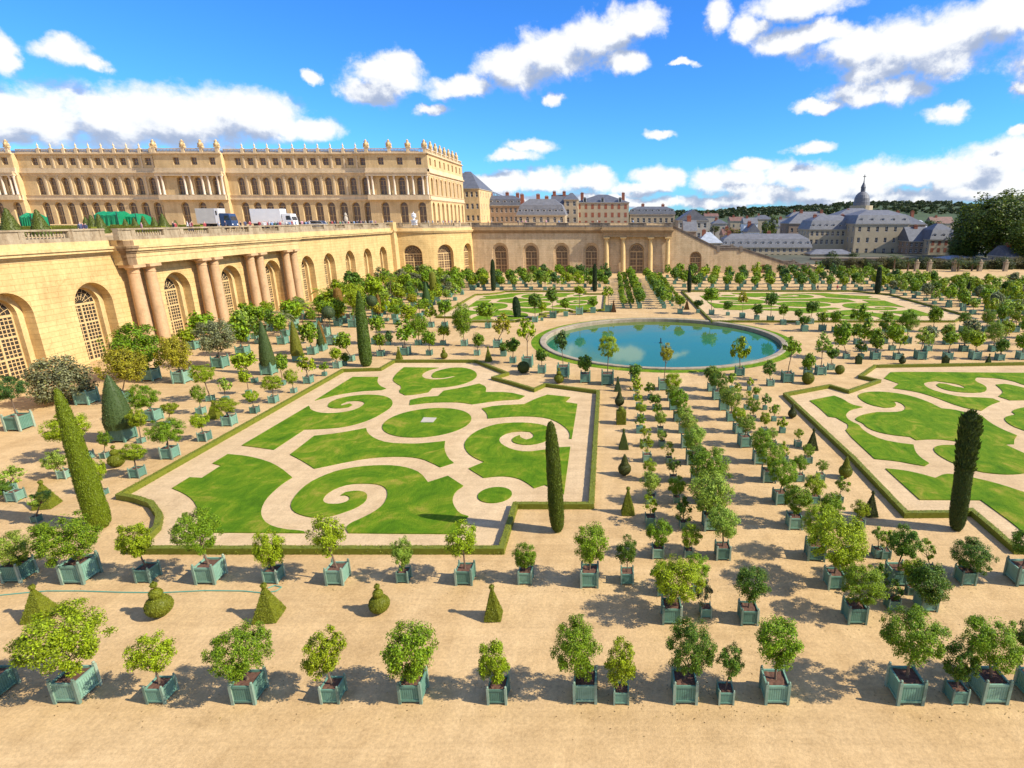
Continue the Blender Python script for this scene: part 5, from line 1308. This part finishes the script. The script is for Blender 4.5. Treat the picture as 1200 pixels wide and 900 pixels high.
house('low brown stone block with dark slate roof right of the palace wing', 563, 612, 241, 229, 330, 16, 15.2, 9, 2, 'brown_wall', 'slate', 'mansard', 6, ((.2,1),(.6,1.4),(.85,1.0)))
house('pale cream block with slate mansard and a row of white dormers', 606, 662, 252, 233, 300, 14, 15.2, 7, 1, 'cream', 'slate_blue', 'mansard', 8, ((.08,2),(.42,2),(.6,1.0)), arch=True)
house('narrow red brick house with tall brick stacks behind the dormer block', 646, 664, 240, 228, 340, 14, 15, 3, 2, 'brick', 'slate', 'gable', 0, ((.15,1.5),(.8,1.5)))
house('narrow pale house beside the red brick stacks', 661, 677, 234, 226, 338, 14, 15, 2, 3, 'cream', 'slate', 'hip', 0)
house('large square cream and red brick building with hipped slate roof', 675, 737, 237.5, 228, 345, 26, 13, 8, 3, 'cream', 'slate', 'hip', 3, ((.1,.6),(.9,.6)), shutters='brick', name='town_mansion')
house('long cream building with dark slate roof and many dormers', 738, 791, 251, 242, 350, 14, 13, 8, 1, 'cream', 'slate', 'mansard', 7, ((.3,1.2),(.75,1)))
house('pale gabled house facing the garden beside the brick chimney', 795, 830, 258.5, 245.5, 330, 18, 6, 5, 2, 'cream_pale', 'slate_blue', 'front_gable', 0, ())
house('small red brick house with a tall square stack beside the stair head', 802, 816, 271, 258, 262, 8, 0, 2, 1, 'brown_wall', 'slate_blue', 'gable', 0, ((.45,1.5),), name='small_house')
TGp = 'small roofs of the town behind the stair'
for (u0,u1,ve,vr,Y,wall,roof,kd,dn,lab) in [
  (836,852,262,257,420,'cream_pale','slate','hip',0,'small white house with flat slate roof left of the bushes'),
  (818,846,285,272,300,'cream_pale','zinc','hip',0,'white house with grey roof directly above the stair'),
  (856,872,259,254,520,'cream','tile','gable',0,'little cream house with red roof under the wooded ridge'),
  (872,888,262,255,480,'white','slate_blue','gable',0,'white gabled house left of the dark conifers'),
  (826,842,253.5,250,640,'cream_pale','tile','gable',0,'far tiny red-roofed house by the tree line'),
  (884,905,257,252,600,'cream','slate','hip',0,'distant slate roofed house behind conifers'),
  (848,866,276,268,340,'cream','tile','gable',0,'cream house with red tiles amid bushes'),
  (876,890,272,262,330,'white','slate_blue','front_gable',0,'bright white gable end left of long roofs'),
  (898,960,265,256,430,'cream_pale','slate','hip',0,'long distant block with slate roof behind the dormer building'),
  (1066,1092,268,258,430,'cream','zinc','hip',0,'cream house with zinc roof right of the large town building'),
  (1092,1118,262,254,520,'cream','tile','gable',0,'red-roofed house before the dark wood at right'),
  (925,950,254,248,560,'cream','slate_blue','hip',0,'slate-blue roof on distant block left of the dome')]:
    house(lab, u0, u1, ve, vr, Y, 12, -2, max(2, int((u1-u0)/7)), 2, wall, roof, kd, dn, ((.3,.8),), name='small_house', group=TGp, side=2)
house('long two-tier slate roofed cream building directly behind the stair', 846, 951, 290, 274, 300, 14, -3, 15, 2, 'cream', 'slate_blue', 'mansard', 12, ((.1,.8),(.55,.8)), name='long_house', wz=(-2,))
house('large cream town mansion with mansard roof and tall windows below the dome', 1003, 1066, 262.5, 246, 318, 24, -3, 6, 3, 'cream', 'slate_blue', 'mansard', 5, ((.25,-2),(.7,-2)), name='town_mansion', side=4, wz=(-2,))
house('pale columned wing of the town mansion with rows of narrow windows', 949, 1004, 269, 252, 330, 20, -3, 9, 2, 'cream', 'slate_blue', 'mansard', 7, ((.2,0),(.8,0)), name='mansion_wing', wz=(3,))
house('low cream annex with blue slate roof before the mansion wing', 950, 1000, 298, 292, 290, 9, -3, 7, 1, 'cream', 'slate_blue', 'hip', 0, (), name='small_house', side=2)
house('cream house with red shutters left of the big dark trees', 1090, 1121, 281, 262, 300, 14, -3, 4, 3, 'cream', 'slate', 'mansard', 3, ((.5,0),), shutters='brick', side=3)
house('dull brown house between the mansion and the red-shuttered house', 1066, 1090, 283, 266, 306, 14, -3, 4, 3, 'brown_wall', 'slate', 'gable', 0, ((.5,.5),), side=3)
house('low pale pavilion with flat grey roof behind the pollard trees', 1112, 1160, 304, 299, 262, 12, -1, 6, 1, 'cream_pale', 'zinc', 'hip', 0, (), name='low_pavilion', side=2)
house('small stone lodge at the right edge under the dark trees', 1180, 1215, 301, 288, 240, 12, -1, 3, 1, 'cream', 'slate', 'gable', 0, ((.3,.5),), name='small_house', side=2)
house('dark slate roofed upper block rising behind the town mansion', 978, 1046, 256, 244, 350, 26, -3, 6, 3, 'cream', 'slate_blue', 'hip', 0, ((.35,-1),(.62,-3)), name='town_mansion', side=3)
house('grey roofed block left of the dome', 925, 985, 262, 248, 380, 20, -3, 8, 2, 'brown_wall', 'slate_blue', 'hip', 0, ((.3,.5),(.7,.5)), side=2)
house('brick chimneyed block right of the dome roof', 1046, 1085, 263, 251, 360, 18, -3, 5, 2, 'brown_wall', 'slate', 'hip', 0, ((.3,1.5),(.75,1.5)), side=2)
g2 = MB(); g2.quad((22,236,.02),(1500,236,.02),(2600,1500,.02),(22,1500,.02)); tag(g2.build('town_ground', simple('town_ground', (.085,.085,.055), .95, .4, .05)), kind='structure')
# domed church far behind
Yd = 500.0; Xd = xat(1010, 235, Yd); zd = zat(241, Yd)
ch = thing('domed_church', 'distant church with slate dome, lantern and cross on the skyline', 'church', (Xd, Yd, 0))
b = MB(); b.lathe([(9,0),(9,zd)], 16); b.build('drum', M['cream'], ch)
k = mpp(Yd, 20); r = 8.6*k
b = MB(); b.lathe([(r*1.05,zd),(r*1.05,zd+3),(r,zd+3.2),(r*.97,zd+3+r*.45),(r*.82,zd+3+r*.85),(r*.55,zd+3+r*1.15),(r*.3,zd+3+r*1.3)], 20); b.build('dome', M['slate_blue'], ch)
zl = zd+3+r*1.3; b = MB(); b.lathe([(r*.30,zl),(r*.30,zl+r*.5),(r*.34,zl+r*.55),(r*.22,zl+r*.85),(r*.08,zl+r*1.2),(r*.05,zl+r*1.5)], 12); b.build('lantern', M['slate'], ch)
b = MB(); z1 = zl+r*1.5; b.box(-.2,.2,-.2,.2,z1,z1+4.2); b.box(-1.2,1.2,-.18,.18,z1+2.4,z1+2.9); b.build('cross', M['metal'], ch)
# tower crane-like mast and glass canopy are left to thin frames
b = MB(); X0, X1 = xat(561,235,345), xat(580,235,345); z0_, z1_ = zat(241,345), zat(222,345)
for i in range(8):
    t0, t1 = i/8, (i+1)/8
    P = lambda t: (X0+(X1-X0)*t*1.8, z0_+(z1_-z0_)*(1-t*t*.55))
    (xa, za), (xb, zb_) = P(t0), P(t1); b.v += [(xa,345,za),(xb,345,zb_),(xb,360,zb_),(xa,360,za),(xa,345,za-.6),(xb,345,zb_-.6),(xb,360,zb_-.6),(xa,360,za-.6)]; n = len(b.v)-8
    b.f += [(n,n+1,n+2,n+3),(n+7,n+6,n+5,n+4),(n+4,n+5,n+1,n),(n+2,n+6,n+7,n+3)]
    for y in (345.2, 359.6): b.box(xa-.12, xa+.12, y, y+.3, 15, za-.3)
o = b.build('site_canopy', M['zinc']); tag(o, 'curved metal site roof on thin posts behind the palace wing', 'canopy')
# ------------------------------------------------------------------ trees beyond the garden
def clumptree(seed, n, L, sh=(1,1,1), lobes=.35, K=60): 
    b = crown(seed, n, L, K=K, lo=.55, hi=.9, sp=(.14,.28), lobes=lobes, fill=.3); return b
BT = [clumptree(s, 13000, .078, lobes=.16, K=120).mesh('leafy_crown', M['leaf']) for s in (61,62,63)]
STR_ = [clumptree(s, 1500, .17, K=40).mesh('leafy_crown', M['leaf']) for s in (64,65,66)]
bt = MB(); bt.tube([(0,0,0),(.1,0,4),(-.1,.1,9)], [.6,.42,.25], 9)
for k in range(5): a = k*1.25; bt.tube([(0,0,4.5+k*.5),(1.6*math.cos(a),1.6*math.sin(a),7+k*.4),(3.4*math.cos(a),3.4*math.sin(a),10)], [.22,.15,.06], 6)
BTR = bt.mesh('trunk', M['bark'])
def bigtree(u, v, Y, rpx, rzpx, label, col, i=0, name='park_tree', z0=0, group='dark park trees at the right edge'):
    X, Z = W(u, v, Y); k = mpp(Y, Z); r, rz = rpx*k, rzpx*k
    root = thing(name, label, 'tree', (X, Y, z0), 0, group)
    tk = link('trunk', BTR, root); tk.scale = (max(.3, r/9),)*2 + (max(.25, (Z-rz*.3-z0)/9),)
    link('crown', (BT if rpx > 14 else STR_)[i % 3], root, (0,0,Z-z0), i*1.7, (r,r,rz), (*col,1))
DK, DK2, DB = (.070,.105,.012), (.090,.120,.014), (.105,.088,.026)
bigtree(1170,262,262,46,39,'huge dark tree mass nearest the right edge, above the lodge',DK,0)
bigtree(1140,272,285,26,28,'dark tree at the left end of the wood beside the red-shuttered house',DK2,1)
bigtree(1200,254,300,42,34,'tall dark tree behind at the right frame edge',DK2,2)
bigtree(1150,258,320,30,22,'dark tree peeping behind the big mass, top left',DK,1)
bigtree(1215,285,240,34,28,'dark tree at the frame edge low beside the lodge',DK,2)
bigtree(1128,292,270,17,14,'lower dark shrub tree left of the pavilion',DK,0)
GP = 'brownish pollard trees along the back fence'
for i, u in enumerate((975,1000,1020,1036,1050,1066,1081,1097,1112,1127,1142,1158,1174,1190,1206)):
    bigtree(u, 311+(i%3), 215+2*(i%2), 14.5, 11.5, 'brownish pollard tree along back fence, %s from the left' % nth(i+1), (DB if i%2 else (.055,.07,.02)), i, 'pollard_tree', 0, GP)
GC = 'dark conifers and bushes among the town roofs'
for i, (u, v, Y, r, rz, lab, c) in enumerate([(898,268,380,7,12,'dark pointed conifer left of a pair among town roofs',DK),(906,265,384,7,14,'dark taller conifer right of a pair among town roofs',DK),
    (858,273,345,14,6,'ochre green bush clump among roofs left of the conifers',(.13,.12,.02)),(1092,262,400,13,5,'round green bush behind the red-shuttered house',(.06,.10,.03)),
    (838,268,360,7,4,'small green bush near the white house above the stair',(.08,.10,.03)),(975,300,288,8,6,'shrub on the ledge before the mansion wing',(.04,.07,.02)),(1000,300,287,7,6,'second shrub on the ledge close to the mansion',(.05,.08,.02)),
    (1022,318,225,14,7,'dark evergreen shrub behind the far right lawn corner',DK),(985,322,226,15,6,'brown shrubbery below the mansion ledge',DB),(955,322,228,12,5,'dark green shrubbery by the stair foot',DK2)]):
    bigtree(u, v, Y, r, rz, lab, c, i, 'shrub' if 'shrub' in lab or 'bush' in lab else 'conifer', 0, GC)
def palmtree(u, vt, Y, rpx, label):
    X, Z = W(u, vt, Y); r = rpx*mpp(Y, Z); root = thing('palm_tree', label, 'palm', (X, Y, 0), 0, 'palms before the back fence')
    b = MB(); b.tube([(0,0,0),(.05,0,Z*.5),(0,0,Z)], [.32,.26,.24], 8); b.build('trunk', M['bark'], root)
    link('crown', CR['palm'][0], root, (0,0,Z), u, (r,r,r), (.06,.09,.02,1))
palmtree(1049,303,196,11,'tallest palm standing before the cream mansion front')
palmtree(1065,307,200,8,'shorter palm right of the tallest palm')
palmtree(1124,308,204,10,'palm among the pollards near the pavilion')
palmtree(1140,309,206,9,'palm just right of the one near the pavilion')
gp = MB(); gp.box(-.6,.6,-.6,.6,0,3.0); gp.box(-.75,.75,-.75,.75,3.0,3.3); gp.sphere((0,0,3.7), .45, 10, 8); GPM = gp.mesh('gate_pillar', M['stone_grey'])
for i, u in enumerate((1073,1088,1117,1147,1177)):
    tag(link('gate_pillar', GPM, None, (xat(u, 320, 205), 205, 0)), 'pale stone pillar along back fence, %s from the left' % nth(i+1), 'pillar', 'pale pillars of the back fence')
b = MB(); xa, xb = xat(960,320,220), xat(1300,320,220); b.box(xa, xb, 219.6, 220.4, 0, 2.6); b.box(xa, xb, 219.4, 220.6, 2.6, 2.85); tag(b.build('boundary_wall', M['stone_dark']), 'low dark stone boundary wall running right behind the pillars', 'wall')
b = MB(); xa, xb = xat(950,310,262), xat(1064,310,262); b.box(xa, xb, 262, 264, -1, zat(303,262)); b.box(xa, xb, 261.7, 264.3, zat(303,262), zat(303,262)+.3); tag(b.build('retaining_wall', M['brown_wall']), 'brown retaining wall below the cream mansion', 'wall')
# hills with their wood
RID = [(560,250),(700,250),(800,247.5),(835,247),(870,243.5),(920,242.5),(960,239.5),(1000,237),(1040,236.5),(1090,235.5),(1115,236),(1135,238.5),(1180,241),(1260,240),(1400,244),(1700,250)]
Yh = 2300.0
def ridge(u):
    for (a, p), (c, q) in zip(RID, RID[1:]):
        if a <= u <= c: return p+(q-p)*(u-a)/(c-a)
    return 250
h = MB(); us = list(range(560, 1701, 12)); rows_ = [(1100,.0),(1500,.35),(1900,.75),(2300,.97),(2700,.6)]
for i, u in enumerate(us):
    X, Z = W(u, ridge(u)+1.6, Yh)
    for Yk, f_ in rows_: h.v.append((X*Yk/Yh, Yk, max(-.5, Z*f_)))
nr = len(rows_)
for i in range(len(us)-1):
    for j in range(nr-1): a = i*nr+j; h.f.append((a, a+nr, a+nr+1, a+1))
HM = simple('far_hill', (.05,.075,.025), .95, .3, .01); tag(h.build('hills', HM, smooth=True), kind='structure')
wb = MB(); rr = random.Random(5); cb_ = [clumptree(s, 60, .8, K=8).v for s in (71,72,73)]; cf_ = clumptree(71, 60, .8, K=8).f
wsrc = [clumptree(s, 70, .75, K=8) for s in (71,72,73,74)]
for _ in range(1500):
    u = rr.uniform(790, 1330); t = rr.random(); Yk = 1500+800*t**.7
    X, Z = W(u, ridge(u)+1.6, Yh); f_ = .35+(.97-.35)*min(1,(Yk-1500)/800)
    s = rr.uniform(6, 11); wb.add(wsrc[rr.randrange(4)], Matrix.Translation((X*Yk/Yh, Yk, Z*f_+s*.55)) @ Matrix.Diagonal((s,s,s*.8,1)))
tag(wb.build('woodland', M['wood_dark']), 'dark green wood covering the distant ridge right of the church', 'woodland', kind='stuff')
tb_ = MB()
for _ in range(420):
    u = rr.uniform(800, 1200); Yk = rr.uniform(420, 1100); X = xat(u, 250, Yk); s = rr.uniform(3, 6)
    tb_.add(wsrc[rr.randrange(4)], Matrix.Translation((X, Yk, s*.8)) @ Matrix.Diagonal((s,s,s,1)))
tag(tb_.build('town_trees', M['wood_dark']), 'low dark tree cover between the distant town roofs', 'trees', kind='stuff')
# ------------------------------------------------------------------ things on the upper terrace
ZTERR = 15.8
def on_terr(u, Y): return xat(u, 258, Y)
hb = MB()
for (u0, u1, Y) in ((-30,18,86),(22,60,92),(62,108,88),(108,190,96),(30,120,104),(130,235,116)):
    x0, x1 = on_terr(u0, Y), on_terr(u1, Y); pts = []
    b = MB(); b.box(x0, x1, Y-.5, Y+.5, ZTERR, ZTERR+1.0); scatter(b, int((x1-x0)*160), .16, int(u0)+40)
    tag(b.build('terrace_hedge', M['hedge']), 'low terrace hedge behind the parapet between photo left columns', 'hedge', 'low hedges of the upper flower terrace')
hl = ['nearest left edge hedge on the upper terrace','second terrace hedge, by the first green kiosk','terrace hedge left of the walking couple','terrace hedge before the big green tarpaulins','farther terrace hedge behind the walking couple','farthest terrace hedge reaching toward the grey truck']
for o_, l_ in zip([o for o in COL.objects if o.name.startswith('terrace_hedge')], hl): o_['label'] = l_
TC = lathed([(.95,0),(.85,.5),(.45,1.7),(.12,2.6),(.03,2.75)], 9, 2600, .14, 16).mesh('clipped_foliage', M['clip'])
for i, (u, Y, s) in enumerate([(10,72,1.25),(45,74,1.2),(107,92,1.0),(116,90,1.05),(100,100,.9),(157,100,.85),(168,98,.95),(180,104,.9),(191,99,1.1),(146,108,.8),(345,150,.8),(205,112,.7)]):
    tag(link('topiary', TC, None, (on_terr(u, Y), Y, ZTERR), 0, (s,s,s), (.085,.105,.016,1)), 'clipped cone on the upper terrace, %s from the left' % nth(sorted([10,45,107,116,100,157,168,180,191,146,345,205]).index(u)+1), 'topiary', 'clipped cones of the upper terrace')
def tarp(u0, u1, Y, h, d, label, seed):
    x0, x1 = on_terr(u0, Y), on_terr(u1, Y); b = MB(); rr = random.Random(seed); n, m_ = 16, 6
    def P(i, j):
        t, s = i/n, j/m_; z = ZTERR + h*(.80 + .20*math.sin(math.pi*s)) + .28*noise.noise(Vector((i*.6, j*.9, seed)))
        return (x0+(x1-x0)*t, Y+d*s, z)
    for i in range(n):
        for j in range(m_): b.quad(P(i,j), P(i+1,j), P(i+1,j+1), P(i,j+1))
    for i in range(n):
        for j, y in ((0, Y), (m_, Y+d)):
            a, c = P(i,j), P(i+1,j); w1, w2 = .22*math.sin(i*1.9), .22*math.sin(i*1.9+1.9)
            b.quad((a[0],y+w1,ZTERR+.25), (c[0],y+w2,ZTERR+.25), c, a)
    for i in (0, n):
        for j in range(m_): a, c = P(i,j), P(i,j+1); b.quad((a[0],a[1],ZTERR+.25), (c[0],c[1],ZTERR+.25), c, a)
    root = thing('market_tent', label, 'tent', (0,0,0), 0, 'green tarpaulin shelters on the upper terrace'); b.build('cover', M['green_tarp'], root)
    for x in (x0, x1):
        for y in (Y, Y+d): pb2 = MB(); pb2.tube([(x,y,ZTERR),(x,y,ZTERR+h)], .07, 6); pb2.build('pole', M['metal'], root)
tarp(111,138,118,3.5,4,'larger bright green tarpaulin shelter left of its twin',3)
tarp(143,160,120,3.1,4,'bright green tarpaulin shelter right of the larger one',8)
tarp(23,37,100,3.0,3,'small dark green kiosk tent at far left of terrace',5)
def wheel_mesh(r, wd):
    b = MB(); b.lathe([(r*.55,-wd/2),(r*.95,-wd/2),(r,-wd*.35),(r,wd*.35),(r*.95,wd/2),(r*.55,wd/2)], 16); M_ = Matrix.Rotation(math.pi/2, 4, 'X'); b.v = [tuple(M_ @ Vector(p)) for p in b.v]
    h_ = MB(); h_.lathe([(r*.54,-wd*.4),(r*.5,-wd*.3),(r*.2,-wd*.45),(.02,-wd*.45)], 12); h_.v = [tuple(M_ @ Vector(p)) for p in h_.v]
    h2 = MB(); h2.lathe([(r*.54,wd*.4),(r*.5,wd*.3),(r*.2,wd*.45),(.02,wd*.45)], 12); h2.v = [tuple(M_ @ Vector(p)) for p in h2.v]; h_.add(h2)
    return b.mesh('tyre', M['rubber']), h_.mesh('rim', M['silver'])
WT, WR = wheel_mesh(.52, .34); WT2, WR2 = wheel_mesh(.36, .24)
def wheels(root, xs, y, tm, rm, r):
    for x in xs:
        for yy in (-y, y): t = link('tyre', tm, root, (x, yy, r)); link('rim', rm, t)
def truck(u, Y, L, label, boxm, cabm, Hh, split=None):
    root = thing('truck', label, 'truck', (on_terr(u, Y), Y, ZTERR), 0, 'lorries parked on the upper terrace')
    b = MB(); b.box(-L/2, L/2-2.5, -1.25, 1.25, 1.15, Hh); o = b.build('cargo_box', M[boxm], root)
    if split:
        s = MB(); s.box(split, L/2-2.45, -1.275, -1.252, 1.2, Hh-.05); s.build('side_panel', M['white'], root)
        s = MB(); s.box(split+.25, L/2-2.75, -1.30, -1.277, 2.9, Hh-.5); s.build('side_window', M['glass'], root)
    b = MB(); b.box(-L/2, L/2-.3, -.5, .5, .7, 1.1); b.build('chassis', M['metal'], root)
    b = MB(); x0, x1 = L/2-2.3, L/2
    b.v = [(x0,-1.2,.55),(x1,-1.2,.55),(x1,1.2,.55),(x0,1.2,.55),(x0,-1.2,3.3),(x1-.35,-1.15,3.2),(x1-.35,1.15,3.2),(x0,1.2,3.3),(x1,-1.2,1.7),(x1,1.2,1.7)]
    b.f = [(3,2,1,0),(4,5,6,7),(0,1,8,5,4),(2,3,7,6,9),(1,2,9,8),(8,9,6,5),(3,0,4,7)]; c = b.build('cab', M[cabm], root)
    w_ = MB(); w_.quad((x1+.01,-1.05,1.8),(x1+.01,1.05,1.8),(x1-.29,1.05,2.9),(x1-.29,-1.05,2.9)); w_.build('windscreen', M['glass'], c)
    w_ = MB(); w_.quad((x0+.9,-1.215,1.9),(x1-.25,-1.215,1.9),(x1-.5,-1.19,2.8),(x0+.9,-1.215,2.8)); w_.build('side_window', M['glass'], c)
    for yy in (-.85,.85): hl_ = MB(); hl_.box(x1-.02,x1+.04,yy-.18,yy+.18,.85,1.1); hl_.build('headlight', M['white'], c)
    wheels(root, [-L/2+.9, -L/2+2.1, L/2-1.2], 1.05, WT, WR, .52)
truck(255, 130, 7.4, 'short lorry with grey box, white panel and dark blue cab', 'grey_box', 'blue_cab', 4.3, .4)
truck(322, 136, 9.4, 'long white articulated lorry with white cab on terrace', 'white', 'white', 4.3)
def car(u, Y, label):
    root = thing('car', label, 'car', (on_terr(u, Y), Y, ZTERR), math.pi*.0); s = MB()
    pr = [(-2.3,.35),(2.3,.35),(2.35,.8),(1.5,1.0),(.9,1.65),(-1.7,1.7),(-2.25,1.1)]
    n = len(pr); s.v = [(x,-.9,z) for x, z in pr] + [(x,.9,z) for x, z in pr]; s.f = [tuple(range(n)), tuple(reversed(range(n,2*n)))] + [(i,i+n,(i+1)%n+n,(i+1)%n) for i in range(n)]
    bd = s.build('body', M['silver'], root)
    w_ = MB(); w_.poly([(1.25,-.91,1.08),(.82,-.91,1.58),(-1.6,-.91,1.6),(-1.95,-.91,1.1)]); w_.build('side_window', M['glass'], bd)
    w_ = MB(); w_.quad((1.49,-.8,1.03),(1.49,.8,1.03),(.93,.8,1.63),(.93,-.8,1.63)); w_.build('windscreen', M['glass'], bd)
    wheels(root, (-1.5,1.5), .82, WT2, WR2, .36)
car(373, 142, 'silver people carrier parked right of the white lorry'); 
# white vase and small statue on the terrace
b = MB(); b.box(-.8,.8,-.8,.8,0,1.5); b.box(-1,1,-1,1,1.5,1.7); b.lathe([(.55,1.7),(.3,1.9),(.25,2.1),(.75,2.6),(.9,3.1),(.7,3.2),(.85,3.7),(.6,3.8),(.1,4.1),(.12,4.4),(.02,4.5)], 14)
tag(b.build('stone_vase', M['white'], None, (xat(485,255,208), 208, ZTERR)), 'white marble vase on pedestal before the palace corner', 'vase')
b = MB(); b.box(-.7,.7,-.7,.7,0,1.4); b.lathe([(.45,1.4),(.6,1.9),(.5,2.5),(.3,2.9),(.4,3.2),(.3,3.6),(.05,3.9)], 10); b.tube([(0,0,2.6),(.7,-.2,3.0)], [.15,.08], 6)
tag(b.build('statue', M['cream_pale'], None, (xat(405,253,176), 176, ZTERR)), 'small pale statue standing among the crowd on terrace', 'statue')
# people: one continuous body each
def person_mesh(seed):
    rr = random.Random(seed); me = bpy.data.meshes.new('person')
    st_ = rr.uniform(.05,.28); ar = rr.uniform(-.15,.25)
    V_ = [(0,0,.95),(0,0,1.15),(0,0,1.38),(0,0,1.50),(0,-.02,1.60),(0,-.02,1.72),
          (.10,0,.88),(.11,-st_*.5,.48),(.11,-st_*.3,.06),(.11,-st_*.3-.14,.03),(-.10,0,.88),(-.11,st_*.5,.48),(-.11,st_*.9,.06),(-.11,st_*.9-.14,.03),
          (.19,0,1.40),(.25,.03,1.15),(.23,-ar,.92),(.23,-ar-.03,.82),(-.19,0,1.40),(-.25,.03,1.15),(-.23,ar*.5,.92),(-.23,ar*.5-.03,.82)]
    E = [(0,1),(1,2),(2,3),(3,4),(4,5),(0,6),(6,7),(7,8),(8,9),(0,10),(10,11),(11,12),(12,13),(2,14),(14,15),(15,16),(16,17),(2,18),(18,19),(19,20),(20,21)]
    rad = [.15,.14,.17,.06,.10,.09,.10,.07,.05,.045,.10,.07,.05,.045,.08,.055,.042,.04,.08,.055,.042,.04]
    me.from_pydata(V_, E, []); o = bpy.data.objects.new('person', me); COL.objects.link(o)
    md = o.modifiers.new('skin', 'SKIN'); sv_ = me.skin_vertices[0].data
    for i, r_ in enumerate(rad): sv_[i].radius = (r_, r_*.8 if i in (1,2) else r_)
    sv_[0].use_root = True
    o.modifiers.new('sub', 'SUBSURF').levels = 1
    dg = bpy.context.evaluated_depsgraph_get(); dg.update(); ev = o.evaluated_get(dg); nm = bpy.data.meshes.new_from_object(ev)
    bpy.data.objects.remove(o); nm.materials.clear()
    for k_ in ('shirt','trousers','skin','hair'): nm.materials.append(M[k_])
    for p in nm.polygons:
        c = p.center; z = c.z; p.use_smooth = True
        p.material_index = 1 if z < .92 and abs(c.x) < .19 else (3 if z > 1.70 or (z > 1.58 and c.y > .03) else (2 if z > 1.48 or (z < .95 and abs(c.x) > .19) else 0))
    return nm
PM = [person_mesh(s) for s in range(5)]
SH = [((.6,.6,.6),'white'),((.05,.06,.12),'navy'),((.35,.05,.05),'red'),((.03,.03,.035),'black'),((.15,.25,.42),'blue'),((.35,.33,.3),'grey'),((.5,.25,.3),'pink'),((.05,.18,.1),'green')]
pl = []
def person(X, Y, rz, z=ZTERR):
    pl.append((X, Y, rz, z))
rr = random.Random(99)
def crowd(u, k):
    Y = 66/(715-u)*667*1.035*k; person(xat(u, 256, Y), Y, rr.uniform(0, 6.28))
for u in (92,95,98,163,201,204,219,222,223,239,254,262,281,287,291): crowd(u+rr.uniform(-1,1), rr.uniform(1.04,1.15))
u = 303.0
while u < 440: crowd(u, rr.uniform(1.04, 1.14)); u += rr.uniform(1.5, 4.2)
for u in (450,454,457,459,498,502,507,513,519,522,526,529,533,538): Yq = rr.uniform(201,206); person(xat(u, 258, Yq), Yq, rr.uniform(0,6.28))
for u in (572,576,607,612,616,636,640,655,700,742): Yq = rr.uniform(204,212); person(xat(u, 258, Yq), Yq, rr.uniform(0,6.28))
pl.sort(key=lambda p: p[0]/p[1])
for i, (X, Y, rz, z) in enumerate(pl):
    c, nm = SH[rr.randrange(len(SH))]; s = rr.uniform(.92, 1.06)
    tag(link('person', PM[i % 5], None, (X, Y, z), rz, (s,s,s), (*c,1)), 'person in %s top behind the parapet, %s from the left along the terrace' % (nm, nth(i+1)), 'person', 'visitors on the upper terrace')
for u, v in ((958,341),(981,341)):
    X, Y = G(u, v); c, nm = SH[3 if u < 970 else 2]
    tag(link('person', PM[2], None, (X, Y, 0), .5, None, (*c,1)), 'person in %s walking behind the far right lawn' % nm, 'person', 'visitors on the upper terrace')
# garden hose lying on the gravel
pts = [G(u, v, .03) for u, v in [(-30,699),(0,697.5),(25,695),(55,692.5),(95,692.5),(140,694),(190,694.5),(240,692),(285,692.5),(310,695),(324,692.5),(330,688),(322,686),(314,689)]]
b = MB(); b.tube([(x, y, .03) for x, y in pts], .028, 6); tag(b.build('garden_hose', M['hose']), 'thin green hose lying across the gravel at left', 'hose')
